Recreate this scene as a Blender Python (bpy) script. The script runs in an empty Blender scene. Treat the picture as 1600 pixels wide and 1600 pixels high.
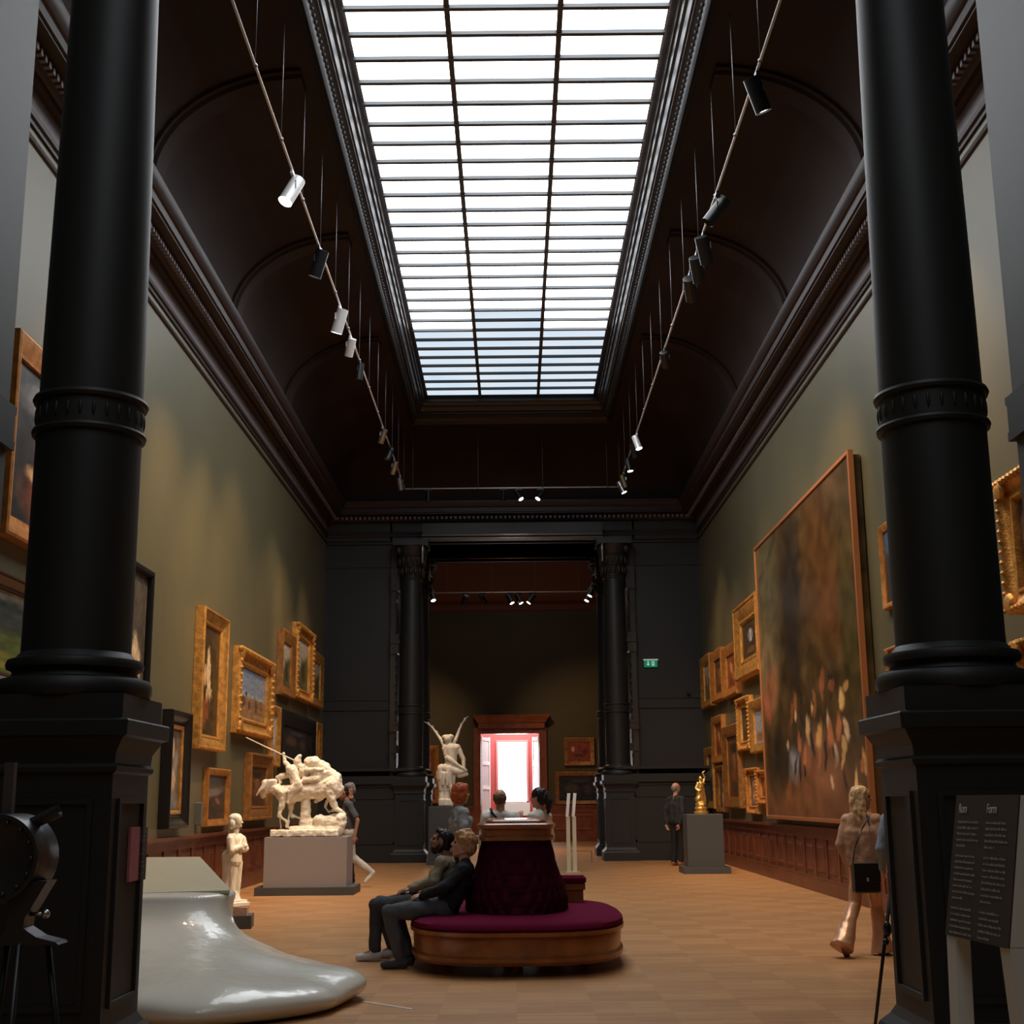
import bpy, bmesh, math, random
import numpy as np
from mathutils import Vector, Matrix, noise
random.seed(7)
C = bpy.context.scene.collection
PI = math.pi
# ------------------------------------------------------------------ camera
F_PX = 2073.0
PITCH = math.atan(450/F_PX)
cam_d = bpy.data.cameras.new('camera'); cam = bpy.data.objects.new('camera', cam_d); C.objects.link(cam)
cam_d.sensor_width = 36; cam_d.sensor_height = 36; cam_d.sensor_fit = 'HORIZONTAL'
cam_d.lens = F_PX/1600*36; cam_d.clip_start = .05; cam_d.clip_end = 200
cam.matrix_world = Matrix.Translation((0, 0, 1.5)) @ Matrix.Rotation(PI/2+PITCH, 4, 'X') @ Matrix.Rotation(-.0095, 4, 'Z')
bpy.context.scene.camera = cam
# ------------------------------------------------------------------ world, exposure
w = bpy.data.worlds.new('world'); bpy.context.scene.world = w; w.use_nodes = True
w.node_tree.nodes['Background'].inputs[0].default_value = (.5, .6, .8, 1)
w.node_tree.nodes['Background'].inputs[1].default_value = .02
vs = bpy.context.scene.view_settings
vs.view_transform = 'Standard'; vs.look = 'None'; vs.gamma = 1; vs.use_curve_mapping = False
vs.exposure = 0.6
PANE = 4.4          # brightness of the laylight panes
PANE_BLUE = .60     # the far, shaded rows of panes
FAR_FILL = .35          # glow of the fill panel added in the far hall
SPOT = .95          # scale of all spotlights

# ------------------------------------------------------------------ materials
MATS = {}
def mat(name, col, rough=.5, metal=0, spec=.5, emis=None, es=0, coat=0, var=0, vscale=4, bump=0, bscale=20, col2=None, trans=0, crough=.1):
    if name in MATS: return MATS[name]
    m = bpy.data.materials.new(name); m.use_nodes = True; nt = m.node_tree; b = nt.nodes['Principled BSDF']
    b.inputs['Base Color'].default_value = (*col, 1); b.inputs['Roughness'].default_value = rough
    b.inputs['Metallic'].default_value = metal; b.inputs['Specular IOR Level'].default_value = spec
    b.inputs['Coat Weight'].default_value = coat; b.inputs['Coat Roughness'].default_value = crough
    if emis: b.inputs['Emission Color'].default_value = (*emis, 1); b.inputs['Emission Strength'].default_value = es
    if var or col2:
        tc = nt.nodes.new('ShaderNodeTexCoord'); n = nt.nodes.new('ShaderNodeTexNoise'); n.inputs['Scale'].default_value = vscale
        n.inputs['Detail'].default_value = 5
        r = nt.nodes.new('ShaderNodeValToRGB'); r.color_ramp.elements[0].position = .35; r.color_ramp.elements[1].position = .65
        c2 = col2 if col2 else tuple(min(1, c*(1+var)) for c in col); c1 = col if col2 else tuple(c*(1-var) for c in col)
        r.color_ramp.elements[0].color = (*c1, 1); r.color_ramp.elements[1].color = (*c2, 1)
        nt.links.new(tc.outputs['Object'], n.inputs['Vector']); nt.links.new(n.outputs[0], r.inputs[0]); nt.links.new(r.outputs[0], b.inputs['Base Color'])
    if bump:
        tc = nt.nodes.new('ShaderNodeTexCoord'); n = nt.nodes.new('ShaderNodeTexNoise'); n.inputs['Scale'].default_value = bscale
        n.inputs['Detail'].default_value = 4
        bp = nt.nodes.new('ShaderNodeBump'); bp.inputs['Strength'].default_value = bump; bp.inputs['Distance'].default_value = .02
        nt.links.new(tc.outputs['Object'], n.inputs['Vector']); nt.links.new(n.outputs[0], bp.inputs['Height']); nt.links.new(bp.outputs[0], b.inputs['Coat Normal' if coat >= .5 else 'Normal'])
    MATS[name] = m
    return m
M_wall = mat('olive_green_wall_paint', (.118, .104, .054), .45, spec=.5, var=.06, vscale=.7)
M_back = mat('brown_olive_wall_paint', (.075, .055, .022), .6, var=.08, vscale=.5)
M_dark = mat('charcoal_paint', (.0165, .0165, .0155), .5, spec=.5)
M_col = mat('black_column_paint', (.0125, .0125, .012), .52, spec=.40)
M_ceil = mat('dark_brown_plaster', (.026, .016, .013), .75, spec=.25, var=.25, vscale=.5)
M_corn = mat('maroon_brown_cornice_paint', (.030, .017, .016), .5, spec=.4)
M_friz = mat('mauve_grey_frieze_paint', (.16, .135, .14), .5)
M_pier = mat('grey_pier_paint', (.062, .062, .058), .55, spec=.3)
M_frame = mat('laylight_frame_dark_paint', (.022, .021, .022), .4)
M_bar = mat('steel_glazing_bar', (.05, .055, .06), .45)
M_wood = mat('red_brown_panelling', (.13, .036, .016), .38, var=.25, vscale=3, spec=.45)
M_woodl = mat('orange_brown_polished_wood', (.27, .085, .020), .30, var=.25, vscale=5, coat=.12)
M_redw = mat('cherry_door_wood', (.26, .07, .026), .35, var=.2, vscale=4)
M_gold = mat('gilded_wood', (.62, .31, .075), .42, metal=.55, var=.3, vscale=9, bump=.35, bscale=40)
M_goldo = mat('orange_gilded_wood', (.50, .21, .05), .45, metal=.4, var=.25, vscale=9, bump=.2, bscale=30)
M_goldd = mat('antique_dark_gilding', (.36, .16, .045), .45, metal=.5, var=.3, vscale=9, bump=.3, bscale=40)
M_blk = mat('ebonised_frame', (.012, .011, .011), .35)
M_brn = mat('dark_brown_frame', (.07, .03, .018), .4)
M_marb = mat('white_marble', (.80, .74, .62), .5, var=.06, vscale=7, spec=.4)
M_marbp = mat('pink_marble', (.42, .26, .20), .35, var=.15, vscale=12)
M_plinth = mat('grey_lilac_plinth_paint', (.29, .265, .26), .6)
M_pdark = mat('slate_grey_plinth_paint', (.060, .064, .066), .55)
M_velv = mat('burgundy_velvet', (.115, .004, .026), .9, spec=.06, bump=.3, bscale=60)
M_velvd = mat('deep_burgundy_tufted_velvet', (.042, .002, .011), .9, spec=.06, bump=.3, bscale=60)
M_cream = mat('cream_gloss_fibreglass', (.68, .64, .54), .35, spec=.4, coat=.6, crough=.03, bump=1, bscale=5)
M_beige = mat('beige_matt_slab', (.52, .45, .30), .5)
M_metal = mat('dark_cast_metal', (.05, .05, .055), .38, metal=.7, bump=.2, bscale=18)
M_steel = mat('brushed_steel', (.5, .5, .5), .3, metal=1)
M_blkm = mat('black_metal', (.012, .012, .013), .35, metal=.2)
M_alum = mat('aluminium_rail', (.80, .80, .80), .45, metal=.35)
M_skin = mat('skin', (.52, .27, .18), .5)
M_skind = mat('tanned_skin', (.33, .15, .095), .5)

def finish(o, m, smooth):
    if m: o.data.materials.append(m)
    if smooth:
        for p in o.data.polygons: p.use_smooth = True
def obj(name, bm, m=None, parent=None, smooth=False, autos=None):
    me = bpy.data.meshes.new(name); bmesh.ops.recalc_face_normals(bm, faces=bm.faces); bm.to_mesh(me); bm.free()
    o = bpy.data.objects.new(name, me); C.objects.link(o)
    finish(o, m, smooth)
    if autos:
        for p in me.polygons: p.use_smooth = True
        me.set_sharp_from_angle(angle=math.radians(autos))
    if parent: o.parent = parent
    return o
def thing(name, label, cat, loc=(0, 0, 0), rz=0, group=None):
    o = bpy.data.objects.new(name, None); C.objects.link(o); o.empty_display_size = .1
    o.location = loc; o.rotation_euler = (0, 0, rz); o['label'] = label; o['category'] = cat
    if group: o['group'] = group
    return o
def tag(o, label, cat, group=None):
    o['label'] = label; o['category'] = cat
    if group: o['group'] = group
    return o
def struct(name, bm, m, parent=None, smooth=False, autos=None):
    o = obj(name, bm, m, parent, smooth, autos)
    if not parent: o['kind'] = 'structure'
    return o
def B(): return bmesh.new()
def box(bm, x0, x1, y0, y1, z0, z1, mtx=None):
    v = [bm.verts.new((x, y, z)) for z in (z0, z1) for y in (y0, y1) for x in (x0, x1)]
    for f in ((0, 2, 3, 1), (4, 5, 7, 6), (0, 1, 5, 4), (2, 6, 7, 3), (0, 4, 6, 2), (1, 3, 7, 5)):
        bm.faces.new([v[i] for i in f])
    if mtx is not None:
        for q in v: q.co = mtx @ q.co
    return bm
def tube(bm, p, q, r0, r1=None, n=10, cap=True):
    p, q = Vector(p), Vector(q); r1 = r0 if r1 is None else r1
    d = (q-p).normalized(); a = d.orthogonal().normalized(); b = d.cross(a)
    R = []
    for c, r in ((p, r0), (q, r1)):
        R.append([bm.verts.new(c+(a*math.cos(t)+b*math.sin(t))*r) for t in [2*PI*i/n for i in range(n)]])
    for i in range(n): bm.faces.new((R[0][i], R[0][(i+1) % n], R[1][(i+1) % n], R[1][i]))
    if cap: bm.faces.new(R[0]); bm.faces.new(R[1])
    return bm
def lathe(bm, prof, n=48, c=(0, 0), mtx=None):
    R = []
    for r, z in prof:
        R.append([bm.verts.new((c[0]+r*math.cos(2*PI*i/n), c[1]+r*math.sin(2*PI*i/n), z)) for i in range(n)])
    for a, b in zip(R, R[1:]):
        for i in range(n): bm.faces.new((a[i], a[(i+1) % n], b[(i+1) % n], b[i]))
    bm.faces.new(R[0]); bm.faces.new(R[-1])
    if mtx is not None:
        for rr in R:
            for v in rr: v.co = mtx @ v.co
    return bm
def loft(bm, rings, cap=True, closed=True):
    R = [[bm.verts.new(p) for p in r] for r in rings]
    n = len(R[0])
    for a, b in zip(R, R[1:]):
        for i in range(n if closed else n-1): bm.faces.new((a[i], a[(i+1) % n], b[(i+1) % n], b[i]))
    if cap and closed: bm.faces.new(R[0]); bm.faces.new(R[-1])
    return bm
def sell(cx, cy, rx, ry, z, n=48, e=2.0):
    out = []
    for i in range(n):
        t = 2*PI*i/n; c, s = math.cos(t), math.sin(t)
        out.append((cx+rx*math.copysign(abs(c)**(2/e), c), cy+ry*math.copysign(abs(s)**(2/e), s), z))
    return out
def rectring(prof, x0, x1, y0, y1):      # prof of (inset, z): mitred moulding round a rectangle
    return [[(x0+d, y0+d, z), (x1-d, y0+d, z), (x1-d, y1-d, z), (x0+d, y1-d, z)] for d, z in prof]
def sphere(bm, c, r, u=10, v=7, sc=(1, 1, 1), rot=None):
    m = Matrix.Translation(c) @ (rot if rot else Matrix.Identity(4)) @ Matrix.Diagonal((r*sc[0], r*sc[1], r*sc[2], 1))
    bmesh.ops.create_uvsphere(bm, u_segments=u, v_segments=v, radius=1, matrix=m)
# sculpting: tapered capsules and ellipsoids fused into one continuous skin
def cap_(bm, p, q, r0, r1, n=14):
    p, q = Vector(p), Vector(q); d = q-p
    d = d.normalized() if d.length > 1e-6 else Vector((0, 0, 1))
    a = d.orthogonal().normalized(); b = d.cross(a); R = []
    st = [(p, r0, t) for t in (-80, -60, -35, -12)]+[(q, r1, t) for t in (12, 35, 60, 80)]
    for c, r, t in st:
        t = math.radians(t); cc = c+d*(r*math.sin(t)); rr = r*math.cos(t)
        R.append([bm.verts.new(cc+(a*math.cos(2*PI*i/n)+b*math.sin(2*PI*i/n))*rr) for i in range(n)])
    for x, y in zip(R, R[1:]):
        for i in range(n): bm.faces.new((x[i], x[(i+1) % n], y[(i+1) % n], y[i]))
    bm.faces.new(R[0]); bm.faces.new(R[-1])
def basis(f, u):
    f = Vector(f).normalized(); u = Vector(u); s = u.cross(f).normalized(); u = f.cross(s)
    return Matrix((f, s, u)).transposed().to_4x4()      # local x fwd, y left, z up
SC = bpy.data.scenes.new('workbench')
def sculpt(name, prims, m, parent=None, vox=.012, smooth=4, wr=0, wf=8, ws=(1, 1, 1)):
    bm = B()
    for p in prims:
        if p[0] == 'c': cap_(bm, p[1], p[2], p[3], p[4] if len(p) > 4 else p[3])
        elif p[0] == 'b': box(bm, *p[1])
        elif p[0] == 'k': tube(bm, p[1], p[2], p[3], p[4], 24)
        else:
            sphere(bm, Vector(p[1]), 1, 16, 12, p[2], p[3] if len(p) > 3 else None)
    bmesh.ops.recalc_face_normals(bm, faces=bm.faces)
    me = bpy.data.meshes.new('tmp'); bm.to_mesh(me); bm.free()
    t = bpy.data.objects.new('tmp', me); SC.collection.objects.link(t)
    r = t.modifiers.new('r', 'REMESH'); r.mode = 'VOXEL'; r.voxel_size = vox
    if smooth:
        s = t.modifiers.new('s', 'SMOOTH'); s.factor = .5; s.iterations = smooth
    SC.view_layers[0].update(); dg = SC.view_layers[0].depsgraph
    me2 = bpy.data.meshes.new_from_object(t.evaluated_get(dg)); me2.name = name
    bpy.data.objects.remove(t); bpy.data.meshes.remove(me)
    if wr:
        nv = len(me2.vertices); co = np.empty(nv*3, 'f'); no = np.empty(nv*3, 'f')
        me2.vertices.foreach_get('co', co); me2.vertex_normals.foreach_get('vector', no)
        co = co.reshape(-1, 3); no = no.reshape(-1, 3); qs = co*np.array(ws)*wf
        d = np.array([noise.noise(Vector(q))*wr+noise.noise(Vector(q*2.3))*wr*.5 for q in qs])
        me2.vertices.foreach_set('co', (co+no*d[:, None]).astype('f').ravel()); me2.update()
    o = bpy.data.objects.new(name, me2); C.objects.link(o); finish(o, m, True)
    if parent: o.parent = parent
    return o

# ================================================================== SETTING
XW = 4.95; Y0 = 8.5; YF = 34.7
# floor: parquet
def floor_mat():
    m = bpy.data.materials.new('oak_parquet'); m.use_nodes = True; nt = m.node_tree; b = nt.nodes['Principled BSDF']; L = nt.links.new
    tc = nt.nodes.new('ShaderNodeTexCoord'); mp = nt.nodes.new('ShaderNodeMapping'); mp.inputs['Rotation'].default_value = (0, 0, 0)
    L(tc.outputs['Object'], mp.inputs[0])
    br = nt.nodes.new('ShaderNodeTexChecker'); br.inputs['Scale'].default_value = 1/.56
    br.inputs['Color1'].default_value = (.53, .275, .115, 1); br.inputs['Color2'].default_value = (.475, .238, .097, 1)
    L(mp.outputs[0], br.inputs[0])
    # the strips inside a block
    b2 = nt.nodes.new('ShaderNodeTexBrick'); b2.inputs['Scale'].default_value = 1; b2.inputs['Brick Width'].default_value = .56; b2.inputs['Row Height'].default_value = .07
    b2.inputs['Mortar Size'].default_value = .0015; b2.inputs['Color1'].default_value = (1, 1, 1, 1); b2.inputs['Color2'].default_value = (.80, .77, .74, 1); b2.inputs['Mortar'].default_value = (.82, .80, .76, 1)
    L(mp.outputs[0], b2.inputs[0])
    n = nt.nodes.new('ShaderNodeTexNoise'); n.inputs['Scale'].default_value = 6; n.inputs['Detail'].default_value = 6
    mm = nt.nodes.new('ShaderNodeMapping'); mm.inputs['Scale'].default_value = (1, 6, 1); L(tc.outputs['Object'], mm.inputs[0]); L(mm.outputs[0], n.inputs[0])
    rp = nt.nodes.new('ShaderNodeMapRange'); rp.inputs[3].default_value = .82; rp.inputs[4].default_value = 1.18; L(n.outputs[0], rp.inputs[0])
    x1 = nt.nodes.new('ShaderNodeMix'); x1.data_type = 'RGBA'; x1.blend_type = 'MULTIPLY'; x1.inputs[0].default_value = 1
    L(br.outputs[0], x1.inputs[6]); L(b2.outputs[0], x1.inputs[7])
    x2 = nt.nodes.new('ShaderNodeMix'); x2.data_type = 'RGBA'; x2.blend_type = 'MULTIPLY'; x2.inputs[0].default_value = 1
    L(x1.outputs[2], x2.inputs[6]); L(rp.outputs[0], x2.inputs[7]); L(x2.outputs[2], b.inputs['Base Color'])
    b.inputs['Roughness'].default_value = .42; b.inputs['Specular IOR Level'].default_value = .32
    return m
bm = B(); box(bm, -7, 7, -6, 58, -.2, 0); struct('floor', bm, floor_mat())
# side walls
for s, nm in ((-1, 'left'), (1, 'right')):
    bm = B(); box(bm, min(s*XW, s*(XW+.3)), max(s*XW, s*(XW+.3)), -6, 37.4, 0, 11.5); struct('wall_'+nm, bm, M_wall)
bm = B(); box(bm, -5.2, 5.2, -6.3, -6, 0, 11.5); struct('wall_behind', bm, M_wall)
# wainscot panelling with rail and skirting
def wainscot(y0, y1, name, sx, mtx, mm=M_wood):
    bm = B()     # local: x along, y out of the wall (towards room), z up
    L = y1-y0
    box(bm, 0, L, 0, .03, 0, 1.02, mtx)
    box(bm, 0, L, 0, .085, 0, .20, mtx); box(bm, 0, L, 0, .065, .20, .24, mtx)
    box(bm, 0, L, 0, .11, .98, 1.03, mtx); box(bm, 0, L, 0, .075, .92, .98, mtx); box(bm, 0, L, 0, .055, .84, .92, mtx)
    n = max(1, int(round(L/.82)))
    for i in range(n+1):
        x = L*i/n; box(bm, x-.06, x+.06, .03, .052, .24, .84, mtx)
    for i in range(n):
        a, b_ = L*i/n+.13, L*(i+1)/n-.13
        r = [[(a-e, d, .31-e), (b_+e, d, .31-e), (b_+e, d, .77+e), (a-e, d, .77+e)] for e, d in ((0, .03), (-.02, .045), (-.05, .045), (-.07, .034))]
        loft(bm, [[mtx @ Vector(p) for p in q] for q in r])
    return struct(name, bm, mm)
wainscot(8.5, 34.7, 'trim_1', 1, Matrix.Translation((-XW, 8.5, 0)) @ Matrix(((0, 1, 0, 0), (1, 0, 0, 0), (0, 0, 1, 0), (0, 0, 0, 1))))
wainscot(8.5, 34.7, 'trim_2', 1, Matrix.Translation((XW, 8.5, 0)) @ Matrix(((0, -1, 0, 0), (1, 0, 0, 0), (0, 0, 1, 0), (0, 0, 0, 1))))
# mouldings on the upper walls and the cornice, run round the room
X0, X1 = -XW, XW
def ringm(name, prof, m, x0=X0, x1=X1, y0=Y0, y1=YF, autos=25):
    bm = B(); loft(bm, rectring(prof, x0, x1, y0, y1), cap=False)
    return struct(name, bm, m, autos=autos)
ringm('trim_3', [(0, 8.20), (.03, 8.21), (.04, 8.235), (.03, 8.26), (0, 8.27)], M_corn)
ringm('trim_4', [(0, 8.37), (.03, 8.375), (.035, 8.40), (.02, 8.41), (.02, 8.44), (.05, 8.45), (.06, 8.49), (.05, 8.51), (0, 8.52)], M_corn)
bm = B()
for s in (-1, 1): box(bm, min(s*XW, s*(XW-.012)), max(s*XW, s*(XW-.012)), Y0, YF, 8.52, 8.80)
struct('trim_5', bm, M_friz)
ringm('trim_6', [(0, 8.77), (.10, 8.78), (.12, 8.84), (.16, 8.86), (.24, 8.865), (.24, 8.90), (.44, 8.91), (.44, 8.94), (.47, 8.945), (.47, 9.06), (.50, 9.07), (.53, 9.10), (.56, 9.18), (.56, 9.24), (.50, 9.27), (.36, 9.30), (.30, 9.33)], M_corn)
bm = B()     # dentil row
y = Y0+.3
while y < YF-.25:
    for s in (-1, 1): box(bm, min(s*(XW-.24), s*(XW-.31)), max(s*(XW-.24), s*(XW-.31)), y, y+.06, 8.80, 8.865)
    y += .12
x = -XW+.3
while x < XW-.3:
    box(bm, x, x+.06, YF-.31, YF-.24, 8.80, 8.865); x += .12
struct('trim_7', bm, M_friz)
# coved ceiling up to the laylight frame
prof = [(.30, 9.30)]
for i in range(13):
    t = PI/2*i/12; prof.append((.30+1.95*(1-math.cos(t)), 9.33+1.50*math.sin(t)))
prof += [(2.42, 10.83)]
ringm('ceiling', prof, M_ceil, autos=40)
bm = B()     # laylight frame mouldings
prof = [(2.40, 10.86), (2.40, 10.78), (2.44, 10.76), (2.46, 10.79), (2.49, 10.76), (2.52, 10.79), (2.54, 10.84), (2.62, 10.90), (2.64, 10.90), (2.64, 10.94), (2.67, 10.94), (2.70, 11.02), (2.74, 11.04), (2.76, 11.10), (2.79, 11.10), (2.79, 11.24), (2.86, 11.24)]
prof = [((d-2.40)*1.0+2.40, z) for d, z in prof]
R = []
GX, GY0, GY1 = 2.06, 8.55+2.95, 31.14
for d, z in prof:
    e = d-2.40; fx = 2.51-e*.9783; fy1 = 32.3-e*2.52; fy0 = 10.9+e*1.2
    R.append([(-fx, fy0, z), (fx, fy0, z), (fx, fy1, z), (-fx, fy1, z)])
loft(bm, R, cap=False); struct('trim_8', bm, M_frame, autos=25)
bm = B()     # pearl row on the frame
y = 11.3
while y < 31.6:
    for s in (-1, 1): sphere(bm, (s*(2.36), y, 10.86), .030, 6, 4)
    y += .145
struct('trim_9', bm, M_frame, smooth=True)
# ribs across the cove
for k, yr in enumerate((10.8, 15.9, 21.0, 26.1)):
    for s in (-1, 1):
        bm = B(); rings = []
        for i in range(15):
            t = PI/2*i/14; d = .30+1.95*(1-math.cos(t)); z = 9.33+1.5*math.sin(t)
            nx, nz = -math.cos(t), -math.sin(t)
            def P(off, yy): return (s*(XW-d+nx*off), yy, z+nz*off)
            rings.append([P(-.02, yr-.28), P(.05, yr-.28), P(.05, yr-.20), P(.10, yr-.18), P(.10, yr+.18), P(.05, yr+.20), P(.05, yr+.28), P(-.02, yr+.28)])
        loft(bm, rings); struct('trim_%d' % (10+2*k+(s > 0)), bm, M_ceil, autos=40)
# laylight: panes and bars
def pane_mat(name, col, st):
    m = bpy.data.materials.new(name); m.use_nodes = True; nt = m.node_tree; nt.nodes.clear(); L = nt.links.new
    o = nt.nodes.new('ShaderNodeOutputMaterial'); e = nt.nodes.new('ShaderNodeEmission'); e.inputs[1].default_value = st
    tc = nt.nodes.new('ShaderNodeTexCoord'); n = nt.nodes.new('ShaderNodeTexNoise'); n.inputs['Scale'].default_value = .9; n.inputs['Detail'].default_value = 3
    r = nt.nodes.new('ShaderNodeValToRGB'); r.color_ramp.elements[0].position = .3; r.color_ramp.elements[1].position = .6
    r.color_ramp.elements[0].color = (col[0]*.86, col[1]*.93, col[2], 1); r.color_ramp.elements[1].color = (*col, 1)
    L(tc.outputs['Object'], n.inputs[0]); L(n.outputs[0], r.inputs[0]); L(r.outputs[0], e.inputs[0]); L(e.outputs[0], o.inputs[0])
    return m
ROW = .5812; NR = 34; XC = (-2.05, -.757, .665, 2.03)
glass = B(); bars = B()
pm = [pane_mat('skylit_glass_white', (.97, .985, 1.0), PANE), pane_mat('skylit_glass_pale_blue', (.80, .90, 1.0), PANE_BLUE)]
for r in range(NR):
    ya = 31.13-ROW*(r+1); yb = 31.13-ROW*r
    for c in range(3):
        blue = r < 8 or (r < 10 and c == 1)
        a = .012
        v = [glass.verts.new(p) for p in ((XC[c]+a, ya+a, 11.2), (XC[c]+a, yb-a, 11.2), (XC[c+1]-a, yb-a, 11.2), (XC[c+1]-a, ya+a, 11.2))]
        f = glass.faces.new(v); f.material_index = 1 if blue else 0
    box(bars, XC[0], XC[3], ya-.036, ya+.036, 11.15, 11.30)
for x in XC[1:3]: box(bars, x-.036, x+.036, 31.13-ROW*NR, 31.13, 11.16, 11.32)
me = bpy.data.meshes.new('window_1'); glass.to_mesh(me); glass.free()
gl = bpy.data.objects.new('window_1', me); C.objects.link(gl); gl['kind'] = 'structure'
for m in pm: me.materials.append(m)
o = obj('glazing_bars', bars, M_bar, gl)
# slab above everything so no light leaks
bm = B(); box(bm, -5.3, 5.3, -6.3, 37.4, 11.5, 11.7); struct('ceiling_slab', bm, M_ceil)
bpy.data.objects['ceiling_slab'].name = 'ceiling.001'
# the hall behind the camera: its own laylight lights the near wall
bm = B()
v = [bm.verts.new(p) for p in ((-2, -5, 11.3), (2, -5, 11.3), (2, 5.5, 11.3), (-2, 5.5, 11.3))]; bm.faces.new(v)
o = struct('window_2', bm, pane_mat('skylit_glass_dim', (.93, .96, 1), PANE*.34))

# near and far dividing walls, with dado, bands and lintel
def divider(name, y0, y1, xi, m, face):
    bm = B()
    for s in (-1, 1):
        a, b_ = sorted((s*xi, s*XW)); box(bm, a, b_, y0, y1, 0, 11.5)
    box(bm, -xi-.05, xi+.05, y0, y1, 8.17, 11.5)
    struct(name, bm, m)
    bm = B()
    for s in (-1, 1):
        a, b_ = sorted((s*(xi-.04), s*XW))
        box(bm, a, b_, y0-.04, y1+.04, 3.80, 3.86); box(bm, a, b_, y0-.015, y1+.015, 3.86, 4.05); box(bm, a, b_, y0-.04, y1+.04, 4.05, 4.10)
        box(bm, a, b_, y0-.05, y1+.05, 0, .22); box(bm, a, b_, y0-.03, y1+.03, .22, .27)
        box(bm, a, b_, y0-.03, y1+.03, 1.84, 1.90); box(bm, a, b_, y0-.09, y1+.09, 2.02, 2.10); box(bm, a, b_, y0-.05, y1+.05, 1.95, 2.02)
        box(bm, a, b_, y0-.07, y1+.07, 2.24, 2.31); box(bm, a, b_, y0-.03, y1+.03, 7.55, 7.62)
    box(bm, -XW, XW, y0-.06, y1+.06, 8.17, 8.21); box(bm, -XW, XW, y0-.03, y1+.03, 7.86, 7.90) if False else None
    return struct('trim_%d' % (40+face), bm, M_col if face == 1 else M_dark)
divider('wall_near', 7.3, Y0, 3.35, M_pier, 1)
divider('wall_far', YF, 37.4, 3.2, M_dark, 2)
# lintel of the far opening: two dark beams, their edge highlights built as pale tubes
M_gloss = mat('glossy_black_moulding', (.05, .05, .052), .10, spec=1.0, coat=1)
bm = B()
for y in (34.22, 37.1): box(bm, -2.35, 2.35, y-.20, y+.22, 8.20, 8.6)
struct('trim_30', bm, M_dark)
bm = B()
for y in (33.99, 36.87):
    for z, yy in ((8.19, 0), (8.27, -.03)): tube(bm, (-2.36, y+yy, z), (2.36, y+yy, z), .028, n=10)
    for x in (-2.34, 2.34): tube(bm, (x, y, 8.19), (x, y, 7.55), .028, n=10)
struct('trim_36', bm, mat('edge_highlight_silver', (.45, .45, .46), .3, metal=.6), smooth=True)  # silvery colour stands in for skylight glinting on dark gloss edges
# freestanding columns on pedestals
PH = 1.96
def col_profile():
    p = [(.43, 2.10), (.44, 2.12), (.44, 2.17), (.42, 2.20), (.365, 2.215), (.35, 2.24), (.36, 2.255), (.385, 2.265), (.39, 2.29), (.38, 2.315), (.34, 2.325), (.325, 2.345), (.312, 2.36)]
    z = 2.4
    while z < 3.6: p.append((.311-.001*(z-2.4)*2, z)); z += .4
    p += [(.309, 3.66), (.330, 3.665), (.336, 3.685), (.330, 3.70), (.314, 3.705), (.314, 3.86), (.332, 3.865), (.340, 3.885), (.332, 3.905), (.305, 3.91)]
    for i in range(1, 9): p.append((.305-.040*(i/8)**1.3, 3.925+3.2*i/8))
    p += [(.285, 7.14), (.29, 7.17), (.27, 7.20), (.275, 7.25), (.33, 7.42), (.32, 7.45), (.30, 7.48), (.38, 7.72), (.36, 7.75), (.34, 7.78), (.45, 8.00), (.45, 8.02)]
    return p
def column(x, y, label, M_col=M_col):
    t = thing('column', label, 'column', (x, y, 0), 0, 'dark columns flanking the openings')
    bm = B(); lathe(bm, col_profile(), 64); obj('shaft', bm, M_col, t, autos=35)
    bm = B()    # carved leaves of the capital, and scrolls on the neck ring
    for k in range(16):
        a = 2*PI*k/16
        for z, r, h in ((7.25, .30, .22), (7.5, .33, .26)):
            a2 = a+(PI/16 if z > 7.4 else 0)
            loft(bm, [[(math.cos(a2+q)*(r+o_), math.sin(a2+q)*(r+o_), z+zz) for q, o_ in ((-w_, 0), (0, .03), (w_, 0))] for zz, o_, w_ in ((0, 0, .12), (h*.6, .03, .14), (h, .10, .09))], cap=False, closed=False) if False else sphere(bm, (math.cos(a2)*(r+.02), math.sin(a2)*(r+.02), z+h*.5), 1, 6, 5, (.045, .045, h*.5))
    for k in range(4):
        a = PI/4+PI/2*k; sphere(bm, (math.cos(a)*.45, math.sin(a)*.45, 7.9), 1, 8, 6, (.09, .09, .11))
    for k in range(26):
        a = 2*PI*k/26; sphere(bm, (math.cos(a)*.313, math.sin(a)*.313, 3.785), 1, 6, 5, (.012, .012, .05))
    obj('carving', bm, M_col, t, smooth=True)
    bm = B(); box(bm, -.46, .46, -.46, .46, 8.02, 8.17); obj('abacus', bm, M_col, t)
    bm = B()
    pr = [(.45, 0), (.45, .20), (.44, .22), (.39, .27), (.36, .32), (.36, 1.66), (.38, 1.675), (.385, 1.70), (.37, 1.72), (.375, 1.78), (.41, 1.84), (.42, 1.86), (.45, 1.87), (.455, 1.95), (.445, 1.96), (.41, 1.965), (.41, 2.10), (.1, 2.10)]
    loft(bm, [[(-r, -r, z), (r, -r, z), (r, r, z), (-r, r, z)] for r, z in pr]); p = obj('pedestal', bm, M_col, t)
    bm = B()    # sunk panels on the four faces
    for k in range(4):
        m = Matrix.Rotation(PI/2*k, 4, 'Z')
        for (a, b_, c, d) in ((-.26, -.23, .45, 1.5), (.23, .26, .45, 1.5), (-.26, .26, .42, .45), (-.26, .26, 1.5, 1.53)):
            box(bm, a, b_, -.378, -.358, c, d, m)
    q = obj('panel_moulding', bm, M_col, p)
    return t
column(-2.57, 7.8, 'nearest dark column at left of the hall on its tall square pedestal')
column(2.57, 7.8, 'nearest dark column at right of the hall, behind the information stand')
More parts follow.
